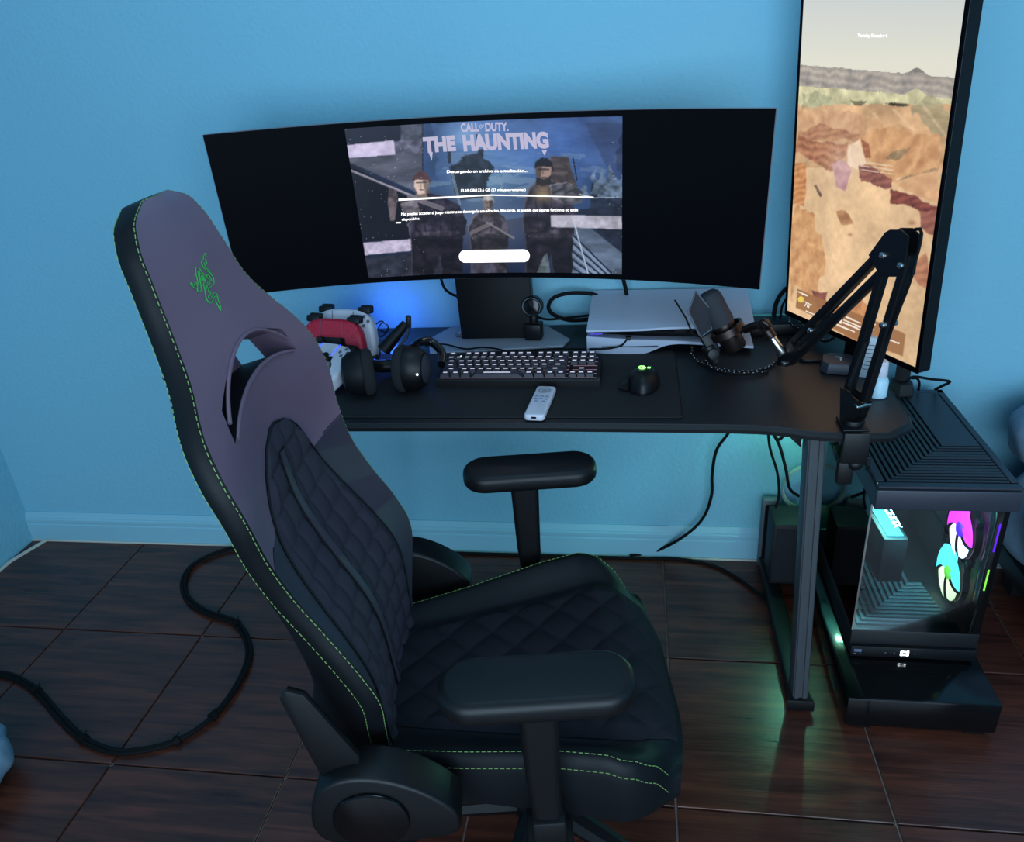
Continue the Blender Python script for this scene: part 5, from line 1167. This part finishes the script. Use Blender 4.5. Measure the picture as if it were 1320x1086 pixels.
# embroidered emblem
EMB = [[(0.0376, 0.7652), (0.0321, 0.764), (0.0263, 0.7623), (0.0235, 0.7602), (0.0166, 0.7603), (0.0126, 0.7586), (0.0105, 0.7549), (0.0118, 0.7503), (0.0153, 0.7455), (0.0208, 0.741), (0.0244, 0.736), (0.0248, 0.7315), (0.0215, 0.7277), (0.0161, 0.725), (0.0102, 0.726), (0.0037, 0.7251), (-0.0035, 0.7255), (-0.0086, 0.7238), (-0.0118, 0.722), (-0.0073, 0.722), (-0.0051, 0.7208), (-0.0078, 0.7183), (-0.0128, 0.7171), (-0.0172, 0.7176), (-0.0178, 0.7154), (-0.0152, 0.7136), (-0.0098, 0.7137), (-0.0034, 0.7154), (0.0034, 0.7156), (0.008, 0.7141), (0.0092, 0.7108), (0.0068, 0.7076), (0.0026, 0.7037), (0.0015, 0.6992), (-0.0038, 0.6942), (-0.007, 0.6924)], [(-0.007, 0.6924), (-0.0059, 0.6969), (-0.0057, 0.7017), (-0.0052, 0.7054), (-0.0, 0.7085), (0.0045, 0.7094), (0.001, 0.7111), (-0.0045, 0.711), (-0.0118, 0.7096), (-0.0194, 0.7088), (-0.0237, 0.7103), (-0.0257, 0.7143), (-0.0247, 0.7187), (-0.021, 0.7232), (-0.0173, 0.7276), (-0.0145, 0.7324), (-0.0108, 0.735), (-0.0037, 0.7356)], [(0.0376, 0.7652), (0.0372, 0.7626), (0.0339, 0.7597), (0.0291, 0.7582), (0.028, 0.7542), (0.0244, 0.7523), (0.0202, 0.7536), (0.0207, 0.7558), (0.0173, 0.7525), (0.0195, 0.7476), (0.0227, 0.7423), (0.0249, 0.7373)], [(0.0037, 0.7409), (0.0007, 0.7461), (-0.0018, 0.7506), (-0.003, 0.7551), (-0.0067, 0.757), (-0.0114, 0.7567), (-0.0166, 0.7536), (-0.0203, 0.7492), (-0.0227, 0.7443), (-0.0273, 0.7393), (-0.0329, 0.7364), (-0.0361, 0.7337), (-0.0355, 0.7306), (-0.0313, 0.7292), (-0.0262, 0.7305), (-0.0219, 0.7348), (-0.0186, 0.7393), (-0.0158, 0.7441), (-0.0138, 0.749), (-0.0102, 0.7517), (-0.0067, 0.7506), (-0.0068, 0.7479), (-0.0025, 0.7437), (-0.0026, 0.74), (-0.0037, 0.7356)], [(-0.0343, 0.735), (-0.0397, 0.7372), (-0.0429, 0.741), (-0.0448, 0.7448), (-0.0422, 0.7458), (-0.0411, 0.7432), (-0.0366, 0.7413), (-0.0318, 0.743), (-0.0293, 0.7422), (-0.0324, 0.74), (-0.0383, 0.7409)], [(0.0092, 0.7402), (0.0147, 0.7394), (0.0165, 0.737), (0.0149, 0.7303), (0.0099, 0.7342), (0.0055, 0.7384), (0.0092, 0.7402)], [(-0.0006, 0.7322), (0.0053, 0.7318), (0.0065, 0.7295), (0.0007, 0.7295), (-0.0006, 0.7322)], [(-0.0083, 0.7314), (-0.0047, 0.7312), (-0.0075, 0.7283), (-0.0138, 0.7265), (-0.0083, 0.7314)], [(-0.0094, 0.7487), (-0.0186, 0.7393), (-0.006, 0.7448), (-0.008, 0.7379), (-0.0017, 0.7416)]]
g = G()
for ln in EMB:
    g.tube([BP(a, b, nfront(a, b)+.0008) for a, b in ln], .00075, 5, smooth=3)
g.obj('emblem', M['emblem'], ch, 'green embroidered snake emblem')
# seat: waterfall cushion with raised side wings
def s_in(u): return .172+(u+.25)*.21 if u < .12 else .2497-.55*(u-.12)**1.6
def zwing(u): return float(np.interp(u, [-.36, -.25, -.12, .02, .10, .15, .19, .215], [.445, .452, .468, .492, .496, .482, .452, .41]))
def zcen(u): return float(np.interp(u, [-.36, -.2, 0, .12, .17, .21, .235], [.432, .436, .446, .455, .446, .420, .385]))
UF = .232
def seatpt(i, j):                               # i along (rear to front), j across: 0..1
    u = -.36+(UF+.36)*i; k = -1+2*j; a = abs(k); sg = 1 if k > 0 else -1
    si = s_in(min(u, .20)); rnd = max(0, (u-.14)/(UF-.14)); si2 = si*(1-.13*rnd**2.2)
    if a < .62:
        q = a/.62; s = q*(si2-.055); z = zcen(u)+.004*q*q
    elif a < .80:
        q = (a-.62)/.18; s = si2-.055+.055*q; z = zcen(u)+.004+(zwing(u)-zcen(u)-.004)*(q*q*(3-2*q))
    elif a < .88:
        q = (a-.80)/.08; s = si2+.014*q; z = zwing(u)-.018*q*q
    else:
        q = (a-.88)/.12; s = si2+.014+.004*math.sin(PI*q); z = zwing(u)-.018-(zwing(u)-.018-.372)*q
    return u, sg*s, z
def seatfn(i, j):
    u, s, z = seatpt(i, j)
    # bow of the front edge
    return Vector((u-.62*max(0, abs(s)-.07)**1.65*min(1, max(0, (u-.02)/.2))**1.5, s, z))
t = bmesh.new(); NU, NV = 60, 80
Vv = [[t.verts.new(seatfn(i/NU, j/NV)) for j in range(NV+1)] for i in range(NU+1)]
for i in range(NU):
    for j in range(NV):
        f = t.faces.new((Vv[i][j], Vv[i+1][j], Vv[i+1][j+1], Vv[i][j+1]))
t.faces.new(Vv[0]); fr_ = [v for v in Vv[NU]]
low = [t.verts.new((v.co.x-.012, v.co.y*.97, .368)) for v in Vv[NU]]
for j in range(NV): t.faces.new((Vv[NU][j], low[j], low[j+1], Vv[NU][j+1]))
bot = [Vv[i][0] for i in range(NU+1)]
t.faces.new([Vv[i][0] for i in range(NU, -1, -1)]+[Vv[i][NV] for i in range(NU+1)]+low[::-1]) if False else None
lb = [t.verts.new((v.co.x, v.co.y*.9, .372)) for v in Vv[0]]
g = G(); g._add(t); g.obj('seat_cushion', M['leatherdk'], ch, angle=40, weld=True)
def squilt(u, s): a, b = (u+s)/.084, (u-s)/.084; return (abs(math.sin(PI*a))*abs(math.sin(PI*b)))**.38
def seatpad(i, j):
    ii = .0+.985*i; jj = .2+.60*j; v = seatfn(ii, jj); e = min(1, j*14, (1-j)*14, (1-i)*14)
    return v+Vector((0, 0, .0012+e*(.002+.0085*squilt(v.x, v.y))))+Vector((.004*e*max(0, (ii-.85)/.15), 0, 0))
g = G(); g.grid(seatpad, 130, 130); g.obj('quilted_seat_pad', M['quilt'], ch, 'diamond-quilted seat pad', angle=180)
for sg in (0, 1):
    for jj in (.903, .942):
        j = jj if sg else 1-jj
        dashes([seatfn(i, j)+Vector((0, 0, .0008)) for i in np.linspace(.12, .97, 40)]).obj('stitching', M['stitch'], ch, 'green stitching', kind='stuff')
g = G(); g.prism(rrect(.50, .40, .05), .345, .372, bev=.006, Mx=T(-.06, 0, 0)); g.obj('seat_frame', M['black'], ch)
# arm rests
for sg in (-1, 1):
    g = G(); g.prism(rrect(.262, .098, .046, 8), .655, .692, bev=.013, seg=4, Mx=T(.006-(.012 if sg < 0 else 0), sg*.28, 0)); g.obj('armrest_pad', M['black'], ch)
    g = G(); t = bmesh.new(); R1 = [(.028, .017, .655), (.024, .015, .50), (.020, .014, .40)]
    rings = []
    for hx, hy, z in R1:
        rings.append([t.verts.new((-.006+(.004 if z < .45 else 0)+q[0], sg*.28+q[1], z)) for q in rrect(2*hx, 2*hy, .010, 3)])
    for A, B in zip(rings[:-1], rings[1:]):
        for q in range(len(A)): t.faces.new((A[q], A[(q+1) % len(A)], B[(q+1) % len(A)], B[q]))
    t.faces.new(rings[0]); t.faces.new(rings[-1][::-1]); g._add(t); g.obj('armrest_post', M['black'], ch)
    g = G(); g.box((-.004, sg*.28, .655), (.07, .05, .012), bev=.003); g.obj('armrest_mount', M['black'], ch)
    g = G(); g.box((-.002, sg*.24, .365), (.07, .13, .022), bev=.004); g.box((-.002, sg*.285, .395), (.05, .034, .07), bev=.006); g.obj('armrest_bracket', M['black'], ch)
    # recliner bracket: plate up the side of the backrest and rounded hinge cover
    g = G(); P2 = [(-.352, .668), (-.340, .682), (-.318, .672), (-.262, .55), (-.268, .50), (-.318, .49)]
    g.prism(P2, -.006, .006, bev=.003, Mx=T(0, sg*.262, 0)@RX(90)); g.obj('recliner_plate', M['black'], ch)
    g = G(); P3_ = [(-.340, .43), (-.338, .48), (-.322, .515), (-.285, .535), (-.235, .532), (-.185, .508), (-.145, .472), (-.130, .44), (-.15, .405), (-.30, .40)]
    sm = [(v.x, v.y) for v in smoothpath([(a, b, 0) for a, b in P3_], 4, True)]
    g.prism(sm, -.032, .032, bev=.006, seg=3, Mx=T(0, sg*.262, 0)@RX(90)); hc = g.obj('hinge_cover', M['black'], ch)
    g = G(); g.cyl((-.255, sg*.295, .455), (-.255, sg*.301, .455), .055, seg=28, bev=.003); g.obj('hinge_cap', M['gloss'], hc)
g = G(); g.cyl((-.02, 0, .10), (-.02, 0, .20), .032); g.cyl((-.02, 0, .2), (-.02, 0, .345), .022); g.obj('gas_lift', M['metal'], ch)
g = G(); g.box((-.02, 0, .335), (.22, .18, .03), bev=.008); g.obj('tilt_plate', M['black'], ch)
g = G(); g.cyl((-.02, 0, .07), (-.02, 0, .125), .05, bev=.006); g.obj('base_hub', M['black'], ch)
for a in (35, 107, 179, 251, 323):
    d = Vector((math.cos(rad(a)), math.sin(rad(a)), 0)); c0 = Vector((-.02, 0, .095))
    g = G(); g.tube([c0+d*.04, c0+d*.17+Vector((0, 0, -.01)), c0+d*.27+Vector((0, 0, -.025))], [.026, .021, .016], 8); lg = g.obj('base_leg', M['black'], ch)
    s_ = d.cross(Vector((0, 0, 1))); cc = c0+d*.27; cc.z = .0285
    g = G()
    for q in (-1, 1): g.cyl(cc+s_*q*.008, cc+s_*q*.022, .027, seg=18, bev=.003)
    g.cyl((cc.x, cc.y, .03), (cc.x, cc.y, .075), .007); g.obj('caster', M['rubber'], lg)

# ------------------------------------------------------------------ bedding at the right, cloth at the left
def lump(c, r, seed, amp, pw=2.6):
    ph = np.random.default_rng(seed).uniform(0, 6.28, 12)
    def fn_(i, j):
        a = i*2*PI; b = -PI/2+PI*j; ca, sa, cb, sb_ = math.cos(a), math.sin(a), math.cos(b), math.sin(b)
        sp = lambda v: math.copysign(abs(v)**(2/pw), v)
        x, y, z = sp(ca)*sp(cb), sp(sa)*sp(cb), sp(sb_)
        w_ = 1+amp*(math.sin(9*a+ph[0]+2*z)*.5+math.sin(17*a+ph[1]+3*z)*.3+math.sin(5*z+4*a+ph[2])*.5)
        return Vector((c[0]+r[0]*x*w_, c[1]+r[1]*y*w_, c[2]+r[2]*z*(1+amp*.5*math.sin(6*a+ph[3]))))
    return fn_
bd = thing('bedding_pile', 'pale blue quilted bedding pile at the right edge behind the PC tower', 'bedding', (1.3, -.25, 0))
Wd = T(1.3, -.25, 0).inverted()
g = G(); g.grid(lump((1.27, -.25, .30), (.37, .22, .17), 3, .035), 120, 40); o = g.obj('lower_fold', M['fabric'], bd, weld=True, angle=180); o.matrix_parent_inverse = Wd
g = G(); g.grid(lump((1.27, -.19, .50), (.38, .17, .11), 4, .04), 120, 40); o = g.obj('upper_fold', M['fabric'], bd, weld=True, angle=180); o.matrix_parent_inverse = Wd
bf = thing('low_bed_frame', 'dark low bed base under the blue bedding at the right', 'bed', (1.35, -.25, 0))
g = G(); g.box((0, 0, .10), (.76, .36, .06), bev=.01); g.obj('base', M['casedk'], bf)
for x in (-.33, .33):
    for y in (-.13, .13): g = G(); g.box((x, y, .036), (.05, .05, .068)); g.obj('leg', M['casedk'], bf)
g = G(); g.grid(lump((-1.545, -.985, .07), (.17, .15, .068), 6, .04), 80, 24); o = g.obj('blue_cloth', M['fabric'], weld=True, angle=180)
tag(o, 'crumpled blue cloth on floor at the lower left edge', 'cloth')
for o in bpy.data.objects:                       # repeats of one kind share a group phrase
    n = o.name.split('.')[0]
    if o.parent is None and n in ('game_controller', 'braided_cable'):
        o['group'] = {'game_controller': 'game controllers at the charging dock', 'braided_cable': 'flecked braided cables on the desk'}[n]
